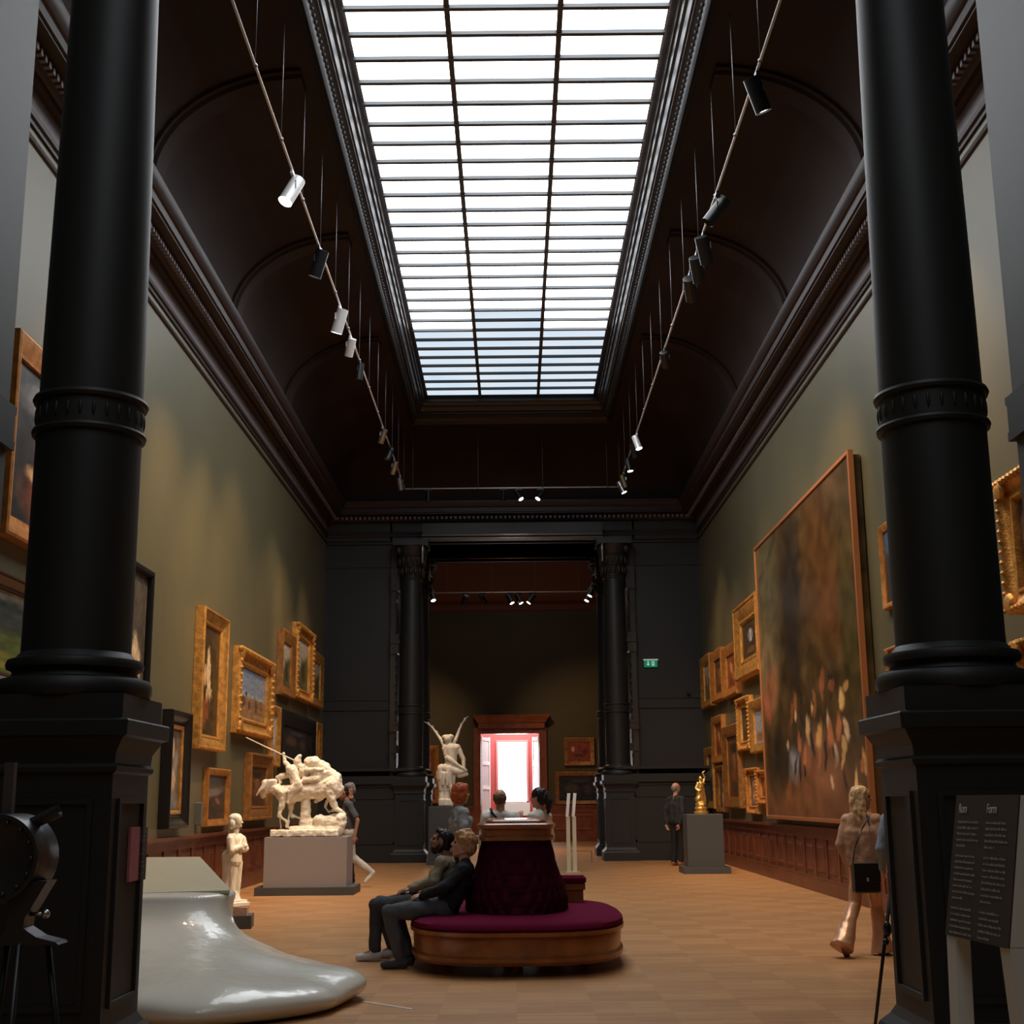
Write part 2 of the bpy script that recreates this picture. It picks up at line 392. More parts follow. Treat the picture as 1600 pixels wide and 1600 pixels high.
column(-2.65, 34.4, 'dark column at the left side of the far opening, facing the hall', M_dark)
column(2.65, 34.4, 'dark column at the right side of the far opening, facing the hall', M_dark)
column(-2.65, 37.4, 'rear dark column at left of the far opening, standing behind another column', M_dark)
column(2.65, 37.4, 'rear dark column at right of the far opening, standing behind another column', M_dark)
# carved brackets standing in the gaps beside the far columns
for s in (-1, 1):
    bm = B()
    box(bm, min(s*3.05, s*3.2), max(s*3.05, s*3.2), 34.5, 34.8, 2.3, 8.1)
    for z0, z1, e in ((5.25, 5.75, .08), (3.25, 3.5, .1), (5.5, 5.6, .13), (3.42, 3.5, .13), (2.7, 2.9, .05), (6.9, 7.5, .09), (7.3, 7.45, .12)):
        box(bm, min(s*(3.05-e), s*3.2), max(s*(3.05-e), s*3.2), 34.5-e, 34.8, z0, z1)
    for z in [2.6+.23*i for i in range(24)]:
        sphere(bm, (s*3.04, 34.48, z), 1, 6, 5, (.03, .05, .08))
    struct('trim_%d' % (31+(s > 0)), bm, M_gloss)

# far hall: its own walls, ceiling, panelling
YB = 50.0
for s, nm in ((-1, 'far_left'), (1, 'far_right')):
    bm = B(); box(bm, min(s*6.5, s*6.8), max(s*6.5, s*6.8), 37.4, YB+8, 0, 11.5); struct('wall_'+nm, bm, M_back)
for s, nm in ((-1, 'side_left'), (1, 'side_right')):
    bm = B(); box(bm, min(s*4.95, s*6.6), max(s*4.95, s*6.6), 37.2, 37.4, 0, 11.5); struct('wall_'+nm, bm, M_dark)
bm = B()
box(bm, -6.6, -1.25, YB, YB+.4, 0, 11.5); box(bm, .93, 6.6, YB, YB+.4, 0, 11.5); box(bm, -1.25, .93, YB, YB+.4, 3.92, 11.5)
struct('wall_back', bm, M_back)
bm = B(); box(bm, -6.6, 6.6, 37.3, YB+8, 11.3, 11.5); struct('ceiling.002', bm, M_ceil)
bm = B(); loft(bm, [[(-6.5, YB-d, z), (6.5, YB-d, z)] for d, z in ((0, 8.5), (.06, 8.55), (.08, 8.8), (.3, 8.85), (.45, 9.0), (.5, 9.2), (.8, 10.2), (1.8, 11.0), (2.5, 11.3))], cap=False, closed=False)
struct('trim_33', bm, mat('warm_brown_cove', (.15, .05, .02), .6))
for a, b_, n in ((-6.5, -1.50, 34), (1.20, 6.5, 35)):
    wainscot(a, b_, 'trim_%d' % n, 1, Matrix.Translation((a, YB, 0)) @ Matrix(((1, 0, 0, 0), (0, -1, 0, 0), (0, 0, 1.25, 0), (0, 0, 0, 1))), M_redw)
bm = B(); v = [bm.verts.new(p) for p in ((-2.4, 39, 11.28), (2.4, 39, 11.28), (2.4, 46, 11.28), (-2.4, 46, 11.28))]; bm.faces.new(v)
struct('far_fill_panel', bm, pane_mat('far_fill_glow', (.93, .96, 1), FAR_FILL))  # unseen glowing ceiling panel, added as fill light for the far hall
# doorway surround with big crown
bm = B()
box(bm, -1.50, -1.24, YB-.14, YB+.4, 0, 3.92); box(bm, .92, 1.20, YB-.14, YB+.4, 0, 3.92)
box(bm, -1.50, 1.20, YB-.14, YB+.4, 3.91, 4.12)
loft(bm, [[(-1.22-e, YB, z), (1.03+e, YB, z), (1.03+e, YB-.16-e, z), (-1.22-e, YB-.16-e, z)] for e, z in ((.10, 4.10), (.10, 4.28), (.16, 4.32), (.18, 4.38), (.24, 4.46), (.28, 4.52), (.30, 4.58), (.27, 4.60))])
o = struct('door_1', bm, M_redw)
# small rose-coloured cabinet beyond the door
M_rose = mat('rose_red_wall_paint', (.50, .075, .07), .6)
bm = B()
wx0, wx1, wz0, wz1 = -.65, .48, 1.45, 3.77; yy = 54.0
box(bm, -6.5, wx0, yy, yy+.3, 0, 7); box(bm, wx1, 6.5, yy, yy+.3, 0, 7); box(bm, wx0, wx1, yy, yy+.3, 0, wz0); box(bm, wx0, wx1, yy, yy+.3, wz1, 7)
struct('wall_cabinet', bm, M_rose)
bm = B(); box(bm, -6.5, 6.5, YB+.4, 54.3, 5.6, 5.7); struct('ceiling.003', bm, mat('white_ceiling_paint', (.7, .7, .7), .7))
bm = B(); v = [bm.verts.new(p) for p in ((wx0, 54.25, wz0), (wx1, 54.25, wz0), (wx1, 54.25, wz1), (wx0, 54.25, wz1))]; bm.faces.new(v)
wn = struct('window_3', bm, pane_mat('bright_daylit_window', (1, 1, 1), 9.0))
bm = B()
for a, b_, c, d in ((wx0-.08, wx0, wz0-.08, wz1+.08), (wx1, wx1+.08, wz0-.08, wz1+.08), (wx0, wx1, wz1, wz1+.08), (wx0-.1, wx1+.1, wz0-.12, wz0)):
    box(bm, a, b_, 53.93, 54.1, c, d)
obj('window_frame', bm, mat('pale_rose_paint', (.62, .2, .19), .5), wn)
bm = B(); box(bm, -.4, .6, 53.55, 53.95, .9, 1.40); tag(obj('radiator_bench', bm, mat('white_painted_metal', (.7, .7, .7), .4)), 'white low radiator casing under the bright window of the rose room', 'radiator')
o = bpy.data.objects.new('cabinet_lamp', bpy.data.lights.new('cabinet_lamp', 'AREA')); C.objects.link(o); o.data.size = 2.5; o.data.energy = 260; o.location = (0, 52.2, 5.5); o['kind'] = 'structure'
# glazed door leaf standing open at left of the doorway
for x, rz, lab in ((-1.24, -.29, 'white glazed door leaf standing open at left inside the far doorway'), (.92, .20, 'glazed door leaf in shade standing open at right inside the far doorway')):
    t = thing('door_leaf', lab, 'door', (x, YB+.42, 0), rz)
    bm = B(); box(bm, -.025, .025, 0, .12, .02, 3.85); box(bm, -.025, .025, .92, 1.05, .02, 3.85)
    for z in (.02, 1.0, 1.9, 2.8, 3.7): box(bm, -.025, .025, .12, .92, z, z+.12)
    obj('door_frame', bm, mat('glossy_white_paint', (.8, .8, .82), .25), t)
    bm = B(); box(bm, -.005, .005, .12, .92, .1, 3.75); obj('pane', bm, mat('door_glass', (.75, .8, .85), .05, spec=1), t)
# ================================================================== PICTURES
def art(name, bg, blobs, warp=.12, scale=3, rough=.35, vgrad=None):
    """painted canvas: soft brushy patches on a ground; blobs = (u, v, ru, rv, angle, colour, softness)"""
    if name in MATS: return MATS[name]
    m = bpy.data.materials.new(name); m.use_nodes = True; nt = m.node_tree; b = nt.nodes['Principled BSDF']; L = nt.links.new; N = nt.nodes.new
    tc = N('ShaderNodeTexCoord'); n = N('ShaderNodeTexNoise'); n.inputs['Scale'].default_value = scale; n.inputs['Detail'].default_value = 6; n.inputs['Roughness'].default_value = .65
    L(tc.outputs['UV'], n.inputs[0])
    vm = N('ShaderNodeVectorMath'); vm.operation = 'SUBTRACT'; L(n.outputs['Color'], vm.inputs[0]); vm.inputs[1].default_value = (.5, .5, .5)
    v2 = N('ShaderNodeVectorMath'); v2.operation = 'SCALE'; v2.inputs['Scale'].default_value = warp*2; L(vm.outputs[0], v2.inputs[0])
    v3 = N('ShaderNodeVectorMath'); v3.operation = 'ADD'; L(tc.outputs['UV'], v3.inputs[0]); L(v2.outputs[0], v3.inputs[1])
    n2 = N('ShaderNodeTexNoise'); n2.inputs['Scale'].default_value = scale*1.6; n2.inputs['Detail'].default_value = 4; L(tc.outputs['UV'], n2.inputs[0])
    r = N('ShaderNodeValToRGB'); r.color_ramp.elements[0].position = .35; r.color_ramp.elements[1].position = .68
    r.color_ramp.elements[0].color = (*bg[0], 1); r.color_ramp.elements[1].color = (*bg[1], 1); L(n2.outputs[0], r.inputs[0])
    cur = r.outputs[0]
    for (u, v, ru, rv, ang, col, soft) in blobs:
        mp = N('ShaderNodeMapping'); mp.vector_type = 'TEXTURE'; mp.inputs['Location'].default_value = (u, v, 0); mp.inputs['Rotation'].default_value = (0, 0, ang); mp.inputs['Scale'].default_value = (ru, rv, 1)
        L(v3.outputs[0], mp.inputs[0])
        sp = N('ShaderNodeSeparateXYZ'); L(mp.outputs[0], sp.inputs[0]); cb = N('ShaderNodeCombineXYZ'); L(sp.outputs[0], cb.inputs[0]); L(sp.outputs[1], cb.inputs[1])
        ln = N('ShaderNodeVectorMath'); ln.operation = 'LENGTH'; L(cb.outputs[0], ln.inputs[0])
        mr = N('ShaderNodeMapRange'); mr.interpolation_type = 'SMOOTHSTEP'; mr.inputs[1].default_value = 1-soft; mr.inputs[2].default_value = 1+soft*.4; mr.inputs[3].default_value = 1; mr.inputs[4].default_value = 0
        L(ln.outputs['Value'], mr.inputs[0])
        mx = N('ShaderNodeMix'); mx.data_type = 'RGBA'; L(mr.outputs[0], mx.inputs[0]); L(cur, mx.inputs[6]); mx.inputs[7].default_value = (*col, 1); cur = mx.outputs[2]
    n4 = N('ShaderNodeTexNoise'); n4.inputs['Scale'].default_value = 14; n4.inputs['Detail'].default_value = 5; L(tc.outputs['UV'], n4.inputs[0])
    mr = N('ShaderNodeMapRange'); mr.inputs[1].default_value = .3; mr.inputs[2].default_value = .7; mr.inputs[3].default_value = .85; mr.inputs[4].default_value = 1.9; L(n4.outputs[0], mr.inputs[0])
    mx = N('ShaderNodeMix'); mx.data_type = 'RGBA'; mx.blend_type = 'MULTIPLY'; mx.inputs[0].default_value = 1; L(cur, mx.inputs[6]); L(mr.outputs[0], mx.inputs[7])
    L(mx.outputs[2], b.inputs['Base Color']); b.inputs['Roughness'].default_value = rough; b.inputs['Specular IOR Level'].default_value = .35
    MATS[name] = m
    return m
FR = {  # frame profiles: (inset from outer edge, height above wall as a share of the depth)
 'plain': [(0, 0), (0, .9), (.12, 1), (.3, .95), (.8, .55), (1, .5), (1, .25)],
 'deep': [(0, 0), (0, .85), (.06, 1), (.16, 1), (.2, .9), (.3, .88), (.75, .45), (.8, .5), (.88, .5), (.92, .35), (1, .33), (1, .2)],
 'ornate': [(0, 0), (0, .7), (.1, .95), (.22, 1), (.3, .8), (.6, .55), (.75, .5), (.8, .62), (.9, .6), (1, .35), (1, .2)],
 'slim': [(0, .6), (0, .98), (.3, 1), (.9, 1), (1, .95), (1, .85)],
 'flat': [(0, 0), (0, 1), (.7, 1), (.8, .8), (1, .8), (1, .4)]}
def picture(label, wall, y0, y1, z0, z1, fw, dep, style, fm, am, tilt=0, inner=None, cat='framed painting', cz=.26):
    """y0..y1 run along the wall; local x = to the viewer's right, -y = into the room"""
    W, H = abs(y1-y0), z1-z0; c = (y0+y1)/2
    if wall == 'L': loc, rz = (-XW+.004, c, z0), PI/2
    elif wall == 'R': loc, rz = (XW-.004, c, z0), -PI/2
    else: loc, rz = (c, YB-.004, z0), 0
    t = thing('framed_painting', label, cat, loc, rz, {'L': 'paintings on the left wall', 'R': 'paintings on the right wall', 'B': 'paintings in the far hall'}[wall]); t.rotation_euler = (tilt, 0, rz)
    bm = B(); loft(bm, [[(-W/2+fw*d, -dep*h, fw*d), (W/2-fw*d, -dep*h, fw*d), (W/2-fw*d, -dep*h, H-fw*d), (-W/2+fw*d, -dep*h, H-fw*d)] for d, h in FR[style]], cap=False)
    if style == 'ornate':
        per = []
        st = max(.055, fw*.42)
        nx, nz = int(W/st), int(H/st)
        for i in range(nx+1):
            for zz in (fw*.16, H-fw*.16): per.append((-W/2+W*i/nx, zz))
        for i in range(1, nz):
            for xx in (-W/2+fw*.16, W/2-fw*.16): per.append((xx, H*i/nz))
        for k, (px, pz) in enumerate(per): sphere(bm, (px, -dep*.93, pz), st*(.42 if k % 2 else .30), 6, 4)
        for px in (-W/2+fw*.4, W/2-fw*.4):
            for pz in (fw*.4, H-fw*.4): sphere(bm, (px, -dep*.85, pz), fw*.45, 8, 6, (1, .5, 1))
    f = obj('frame', bm, fm, t, autos=30)
    if inner:
        bm = B(); loft(bm, [[(-W/2+fw*d, -dep*h, fw*d), (W/2-fw*d, -dep*h, fw*d), (W/2-fw*d, -dep*h, H-fw*d), (-W/2+fw*d, -dep*h, H-fw*d)] for d, h in ((.98, .3), (.98, .5), (1.12, .5), (1.25, .4), (1.25, .2))], cap=False)
        obj('inner_frame', bm, inner, f)
    bm = B(); e = fw*.96
    v = [bm.verts.new(p) for p in ((-W/2+e, -dep*cz, e), (W/2-e, -dep*cz, e), (W/2-e, -dep*cz, H-e), (-W/2+e, -dep*cz, H-e))]
    f = bm.faces.new(v); uv = bm.loops.layers.uv.new('uv')
    for l, q in zip(f.loops, ((0, 0), (1, 0), (1, 1), (0, 1))): l[uv].uv = q
    r = bmesh.ops.extrude_face_region(bm, geom=[f]); bmesh.ops.translate(bm, vec=(0, dep*(cz-.06), 0), verts=[g for g in r['geom'] if isinstance(g, bmesh.types.BMVert)])
    obj('canvas', bm, am, t)
    if style == 'slim': bm = B(); box(bm, -W/2+.25, W/2-.25, -dep*.7, 0, .2, H-.2); obj('stretcher', bm, M_blk, t)
    return t
D = ((.020, .013, .008), (.05, .03, .016))
a_storm = art('painting_dark_drapery', ((.02, .02, .022), (.04, .038, .04)), [(.4, .88, .35, .12, .3, (.16, .16, .17), .6), (.5, .55, .3, .1, .8, (.22, .07, .04), .5), (.35, .5, .1, .14, .2, (.35, .17, .10), .5), (.6, .32, .2, .08, .5, (.32, .12, .05), .5), (.5, .2, .4, .2, 0, (.16, .045, .02), .7), (.3, .33, .12, .06, 0, (.4, .25, .12), .5)])
a_land = art('painting_green_landscape', ((.045, .065, .02), (.10, .12, .035)), [(.5, 1, 1.2, .22, .05, (.32, .30, .24), .4), (.1, .75, .25, .22, 0, (.03, .04, .035), .5), (.75, .7, .22, .25, 0, (.035, .045, .04), .5), (.5, .15, .7, .14, 0, (.16, .15, .03), .6)])
a_port = art('painting_pale_dress', ((.055, .042, .030), (.085, .068, .05)), [(.62, .24, .26, .30, .15, (.50, .36, .20), .25), (.5, .5, .12, .12, 0, (.02, .02, .03), .4), (.4, .6, .06, .06, 0, (.4, .24, .15), .4)])
a_fall = art('painting_pale_figures', ((.06, .045, .03), (.14, .10, .07)), [(.4, .75, .16, .12, .5, (.48, .32, .2), .4), (.5, .4, .2, .15, 0, (.38, .28, .2), .6), (.35, .28, .14, .16, 0, (.42, .22, .11), .5), (.6, .15, .4, .1, 0, (.14, .13, .13), .6), (.65, .6, .2, .15, 0, (.2, .17, .14), .6)])
a_nymph = art('painting_climbing_figures', ((.025, .018, .009), (.06, .035, .014)), [(.45, .6, .10, .20, .1, (.52, .35, .19), .3), (.28, .55, .08, .12, -.4, (.46, .28, .15), .3), (.55, .43, .07, .14, .5, (.5, .34, .18), .3), (.4, .36, .06, .12, -.3, (.45, .28, .14), .3), (.3, .2, .3, .14, .3, (.17, .055, .02), .6), (.8, .45, .18, .1, 0, (.05, .035, .01), .5)], warp=.16, scale=4)
a_city = art('painting_blue_sky_over_city', ((.20, .11, .05), (.30, .17, .085)), [(.5, .85, 1.3, .42, 0, (.17, .21, .28), .12), (.5, .47, .8, .05, -.03, (.26, .26, .26), .6), (.2, .33, .09, .12, 0, (.09, .055, .04), .3), (.42, .3, .05, .10, 0, (.10, .06, .04), .3), (.66, .3, .08, .14, 0, (.11, .065, .04), .3), (.85, .34, .07, .12, 0, (.13, .08, .05), .3), (.3, .5, .03, .05, 0, (.06, .04, .03), .3)], warp=.04, scale=5)
a_mist = art('painting_misty_dark', ((.035, .025, .018), (.065, .045, .03)), [(.4, .62, .5, .12, .1, (.16, .13, .11), .8), (.6, .42, .15, .08, -.4, (.2, .09, .05), .6), (.4, .9, .5, .15, 0, (.09, .075, .065), .7)])
a_warm = art('painting_warm_brown', ((.05, .022, .01), (.11, .05, .02)), [(.5, .6, .2, .2, 0, (.2, .09, .035), .6), (.45, .35, .25, .12, 0, (.16, .06, .025), .6), (.5, .8, .3, .1, 0, (.03, .02, .012), .6)])
a_tree = art('painting_pale_sky_and_trees', ((.05, .055, .03), (.09, .085, .045)), [(.5, .85, .7, .25, 0, (.28, .27, .24), .4), (.35, .6, .15, .25, 0, (.22, .22, .2), .5), (.65, .35, .2, .22, 0, (.03, .035, .015), .4)])
a_sea = art('painting_white_and_blue', ((.14, .17, .2), (.3, .33, .36)), [(.5, .85, .7, .2, 0, (.22, .26, .32), .5), (.4, .2, .4, .15, 0, (.2, .11, .06), .5), (.7, .5, .15, .2, 0, (.42, .42, .42), .5)])
a_void = art('painting_near_black', ((.012, .011, .012), (.03, .026, .025)), [(.3, .5, .2, .2, 0, (.06, .04, .03), .6), (.7, .45, .14, .2, 0, (.05, .035, .028), .6), (.5, .8, .2, .08, 0, (.045, .04, .04), .6)])
a_blue = art('painting_figures_on_deep_blue', ((.02, .025, .03), (.04, .035, .03)), [(.35, .85, .5, .25, 0, (.05, .10, .16), .5), (.55, .65, .12, .14, .3, (.55, .45, .34), .3), (.5, .5, .08, .13, -.3, (.5, .38, .27), .3), (.62, .35, .08, .08, 0, (.38, .2, .13), .3), (.3, .25, .1, .06, .3, (.3, .22, .2), .4), (.55, .12, .3, .1, 0, (.015, .015, .02), .5)], warp=.14, scale=4)
a_nude = art('painting_reclining_warm_figures', ((.05, .03, .025), (.10, .06, .045)), [(.35, .62, .28, .16, .5, (.5, .28, .17), .3), (.55, .4, .2, .14, -.4, (.5, .22, .13), .3), (.3, .8, .1, .07, 0, (.45, .26, .16), .3), (.5, .18, .5, .14, .2, (.5, .42, .3), .4), (.8, .5, .2, .15, 0, (.35, .27, .2), .5)], warp=.14, scale=4)
a_win = art('painting_dark_with_bright_window', ((.03, .02, .012), (.06, .04, .02)), [(.5, .6, .16, .2, 0, (.35, .36, .36), .3), (.42, .6, .03, .22, 0, (.03, .03, .03), .3), (.6, .6, .02, .22, 0, (.05, .04, .04), .3), (.5, .2, .3, .1, 0, (.13, .07, .03), .5)], warp=.05)
a_red = art('painting_red_interior', ((.15, .03, .015), (.24, .055, .03)), [(.2, .65, .09, .14, 0, (.45, .25, .16), .3), (.5, .3, .3, .1, 0, (.08, .02, .012), .5), (.75, .5, .14, .2, 0, (.1, .02, .015), .5)])
a_flame = art('painting_orange_figures', ((.12, .03, .01), (.24, .07, .02)), [(.4, .6, .14, .2, .2, (.42, .2, .08), .4), (.6, .35, .14, .16, 0, (.3, .12, .045), .4), (.3, .2, .2, .1, 0, (.1, .03, .012), .5)])
# the very large history painting: drifting smoke above, a crowd of lit figures below
rb = random.Random(3)
bl = [(.12, .80, .18, .35, 0, (.085, .072, .036), .7), (.10, .52, .14, .20, 0, (.17, .12, .055), .7), (.08, .40, .07, .07, .3, (.30, .085, .04), .5), (.13, .45, .12, .08, .6, (.26, .11, .05), .6),
      (.42, .72, .14, .40, -.1, (.022, .016, .011), .6), (.70, .80, .18, .35, 0, (.060, .028, .008), .7), (.80, .62, .14, .16, 0, (.095, .038, .010), .7), (.92, .55, .08, .3, 0, (.055, .04, .012), .6),
      (.45, .05, .6, .10, 0, (.15, .06, .025), .6), (.62, .16, .22, .12, 0, (.20, .085, .03), .6), (.18, .18, .16, .14, 0, (.030, .022, .014), .6), (.36, .17, .07, .055, .2, (.20, .20, .21), .8)]
for i in range(46):
    u = .24+.74*rb.random(); v = .07+.36*rb.random()*(1-.6*abs(u-.68))
    c = rb.choice([(.42, .23, .075), (.50, .31, .11), (.34, .12, .045), (.20, .07, .03), (.44, .29, .16), (.05, .03, .02), (.03, .02, .015)])
    bl.append((u, v, .012+.016*rb.random(), .018+.036*rb.random(), rb.uniform(-.5, .5), c, .5))
a_big = art('painting_smoky_battle_crowd', ((.040, .026, .010), (.085, .050, .018)), bl, warp=.05, scale=7, rough=.3)

P = picture
P('tall gilt-edged painting of dark drapery hung high, partly hidden by the near left column', 'L', 12.35, 15.3, 4.03, 6.08, .22, .15, 'plain', M_goldo, a_storm)
P('brown-framed green landscape at the left edge of the photo', 'L', 9.6, 13.9, 2.60, 3.66, .14, .15, 'deep', M_brn, a_land)
P('tall thin dark-framed portrait with a pale dress beside the near left column', 'L', 16.2, 17.75, 2.75, 4.55, .07, .10, 'flat', M_blk, a_port)
P('black-framed narrow painting of pale figures just right of the left pedestal', 'L', 18.85, 20.0, 1.15, 2.80, .20, .16, 'deep', M_blk, a_fall, inner=M_gold)
P('tall deep gilt frame with entwined pale figures on dark ground', 'L', 20.55, 22.35, 2.32, 4.52, .24, .16, 'deep', M_gold, a_nymph)
P('wide ornate gilt frame holding a view with blue sky over buildings', 'L', 23.4, 26.6, 2.70, 4.22, .30, .16, 'ornate', M_gold, a_city)
P('small plain gilt frame with a misty dark picture, low on the left wall', 'L', 21.48, 23.13, 1.13, 2.05, .11, .10, 'plain', M_goldo, a_mist)
P('gilt frame with a warm brown picture behind the horse sculpture', 'L', 24.7, 26.9, 1.18, 2.40, .26, .15, 'deep', M_goldd, a_warm)
P('upper left-wall gilt frame with pale sky and trees, left one of a close pair', 'L', 27.75, 29.4, 3.70, 5.08, .22, .14, 'plain', M_goldd, a_tree)
P('upper left-wall ornate gilt frame with trees, right one of a close pair', 'L', 29.55, 31.95, 3.76, 5.45, .28, .16, 'ornate', M_gold, a_tree)
P('last upper gilt frame on the left wall, next to the far dark wall', 'L', 32.2, 33.95, 3.79, 5.12, .22, .12, 'plain', M_gold, a_tree)
P('small gilt frame with a white and blue picture below the blue-sky painting', 'L', 26.9, 27.85, 2.20, 3.42, .16, .12, 'plain', M_gold, a_sea)
P('large black-framed near-black painting above the horse sculpture', 'L', 28.1, 32.8, 2.20, 3.42, .30, .12, 'plain', M_blk, a_void)
P('gilt frame beyond the black-framed painting, lower row, near the far wall', 'L', 33.0, 33.9, 2.52, 3.42, .15, .12, 'plain', M_gold, a_warm)
# right wall
P('enormous thin-framed history painting of a crowd under smoke on the right wall', 'R', 18.15, 25.72, 1.12, 6.30, .06, .2, 'slim', mat('thin_copper_gilt_moulding', (.42, .16, .06), .4, metal=.3), a_big, cz=.88)
P('gilt frame with a bright window scene, left of the enormous painting', 'R', 25.98, 28.72, 3.94, 5.50, .42, .18, 'deep', M_gold, a_win)
P('upper-row gilt frame nearest the far wall on the right wall', 'R', 32.75, 34.4, 3.72, 5.02, .20, .14, 'plain', M_gold, a_tree)
P('middle gilt frame of the three far upper pictures on the right wall', 'R', 30.9, 32.6, 3.75, 4.95, .20, .14, 'plain', M_goldo, a_warm)
P('third far upper gilt frame on the right wall, below left of the window scene', 'R', 28.9, 30.75, 3.72, 4.86, .20, .14, 'plain', M_goldo, a_flame)
P('small ornate gilt frame, left one of two under the window scene', 'R', 27.6, 29.05, 2.48, 3.58, .20, .14, 'ornate', M_gold, a_void)
P('small gilt frame with a silvery picture, right one of two under the window scene', 'R', 25.95, 27.5, 2.38, 3.42, .18, .14, 'plain', M_gold, a_sea)
P('low carved gilt frame with a pale stripe, second from the enormous painting', 'R', 27.15, 28.35, 1.18, 2.10, .16, .12, 'ornate', M_goldo, a_fall)
P('low gilt frame of orange figures beside the enormous painting', 'R', 26.05, 27.05, 1.38, 2.03, .14, .12, 'ornate', M_goldo, a_flame)
P('tall brown-gilt frame behind the gilded statuette', 'R', 29.1, 31.2, 1.28, 3.10, .24, .14, 'plain', M_goldd, a_warm)
P('gilt frame with orange figures above the gilded statuette', 'R', 31.3, 32.95, 2.32, 3.42, .18, .12, 'plain', M_goldo, a_flame)
P('narrow picture of a pale figure low behind the gilded statuette', 'R', 31.4, 32.6, 1.18, 2.25, .12, .12, 'plain', M_goldd, a_port)
P('gilt frame low in the far corner of the right wall', 'R', 33.0, 34.4, 1.25, 2.74, .18, .12, 'plain', M_gold, a_mist)
P('gilt frame with figures on deep blue, partly behind the near right column', 'R', 15.0, 17.35, 3.89, 5.0, .085, .08, 'plain', M_goldo, a_blue)
P('ornate gilt frame low beside the near right column', 'R', 15.2, 17.3, 2.05, 3.38, .16, .10, 'ornate', M_goldd, a_warm)
P('heavy ornate gilt frame of reclining figures at the right edge of the photo', 'R', 10.3, 12.75, 3.20, 4.52, .24, .2, 'ornate', M_gold, a_nude)
P('second ornate gilt frame at the right edge, under the reclining figures', 'R', 10.3, 12.75, 1.7, 2.95, .22, .16, 'ornate', M_gold, a_mist)
# pictures in the far hall
P('small red picture on the far hall wall, right of the doorway', 'B', 1.85, 2.98, 2.72, 3.74, .16, .1, 'plain', M_goldd, a_red)
P('wide dark picture under the red picture in the far hall', 'B', 1.50, 3.3, 1.32, 2.50, .14, .1, 'plain', M_goldd, a_void)
P('upright picture glimpsed behind the winged statue in the far hall', 'B', -3.9, -2.80, 1.41, 3.50, .14, .1, 'plain', M_goldo, a_flame)

# ================================================================== LIGHT TRACKS AND SPOTLIGHTS
def rail(label, pts, wires, ztop, wl):
    t = thing('track_rail', label, 'light track', (0, 0, 0))
    bm = B()
    for a, b_ in zip(pts, pts[1:]): tube(bm, a, b_, .016, n=8)
    obj('rail', bm, M_alum, t, smooth=True)
    for p in wires:
        bm = B(); tube(bm, p, (p[0], p[1], wl(p)), .0045, n=5); sphere(bm, Vector(p), .028, 8, 6); obj('suspension_wire', bm, mat('steel_wire', (.25, .25, .25), .4, metal=.6), t, smooth=True)
    return t
ZR = 9.2; XR = 2.70; YR = 32.6
wy = [9.6+1.62*i for i in range(15)]
rail('U-shaped hanging track rail of spotlights running round the hall below the laylight', [(-XR, 8.7, ZR), (-XR, YR, ZR), (XR, YR, ZR), (XR, 8.7, ZR)],
     [(s*XR, y, ZR) for y in wy for s in (-1, 1)]+[(x, YR, ZR) for x in (-2.5, -.85, .78, 2.41)], 10.83, lambda p: 10.83)
def spot(p, d, lit, label, size=1.0, mtl=None, energy=0, ang=40, parent_scale=1, col=(1, .74, .45), group=None, blend=1.0):
    """hangs from the rail at p; shines along d"""
    t = thing('spotlight', label, 'spotlight', p, 0, 'spotlights on the hanging tracks'); d = Vector(d).normalized(); mtl = mtl or M_blkm; r = .075*size; Ln = .34*size
    bm = B(); box(bm, *((-.09, .09, -.018, .018) if abs(p[0]) < 2.3 else (-.018, .018, -.09, .09)), -.045, -.006); obj('track_adapter', bm, mtl, t)
    s = d.cross(Vector((0, 0, 1)));  s = s.normalized() if s.length > .01 else Vector((1, 0, 0))
    c = Vector((0, 0, -.20*size))
    bm = B(); tube(bm, (0, 0, -.03), c+Vector((0, 0, r*1.15)), .012, n=6); tube(bm, c-s*r*1.12+Vector((0, 0, r*1.1)), c+s*r*1.12+Vector((0, 0, r*1.1)), .009, n=6)
    for k in (-1, 1): tube(bm, c+s*k*r*1.12+Vector((0, 0, r*1.1)), c+s*k*r*1.12, .009, n=6)
    obj('yoke', bm, mtl, t)
    bm = B(); tube(bm, c-d*Ln*.45, c+d*Ln*.5, r, n=20, cap=False); tube(bm, c-d*Ln*.45, c-d*Ln*.46, r, r*.8, n=20); tube(bm, c+d*Ln*.5, c+d*Ln*.40, r, r*.86, n=20, cap=False)
    lb = obj('lamp_body', bm, mtl, t, autos=40)
    bm = B(); tube(bm, c+d*Ln*.44, c+d*Ln*.445, r*.9, n=20)
    obj('lens', bm, mat('lit_lens', (1, 1, 1), .3, emis=(1, .93, .82), es=14) if lit else mat('dark_lens', (.05, .05, .05), .1), lb)
    if energy:
        l = bpy.data.lights.new('spot_beam', 'SPOT'); l.energy = energy*SPOT; l.spot_size = math.radians(ang); l.spot_blend = blend; l.color = col; l.shadow_soft_size = .06
        lo = bpy.data.objects.new('spot_beam', l); C.objects.link(lo); lo.parent = t; lo.location = c+d*Ln*.55
        lo.rotation_euler = (-d).to_track_quat('Z', 'Y').to_euler()
    return t
def aim(p, tgt): return Vector(tgt)-Vector(p)
WARM = (1, .66, .36)
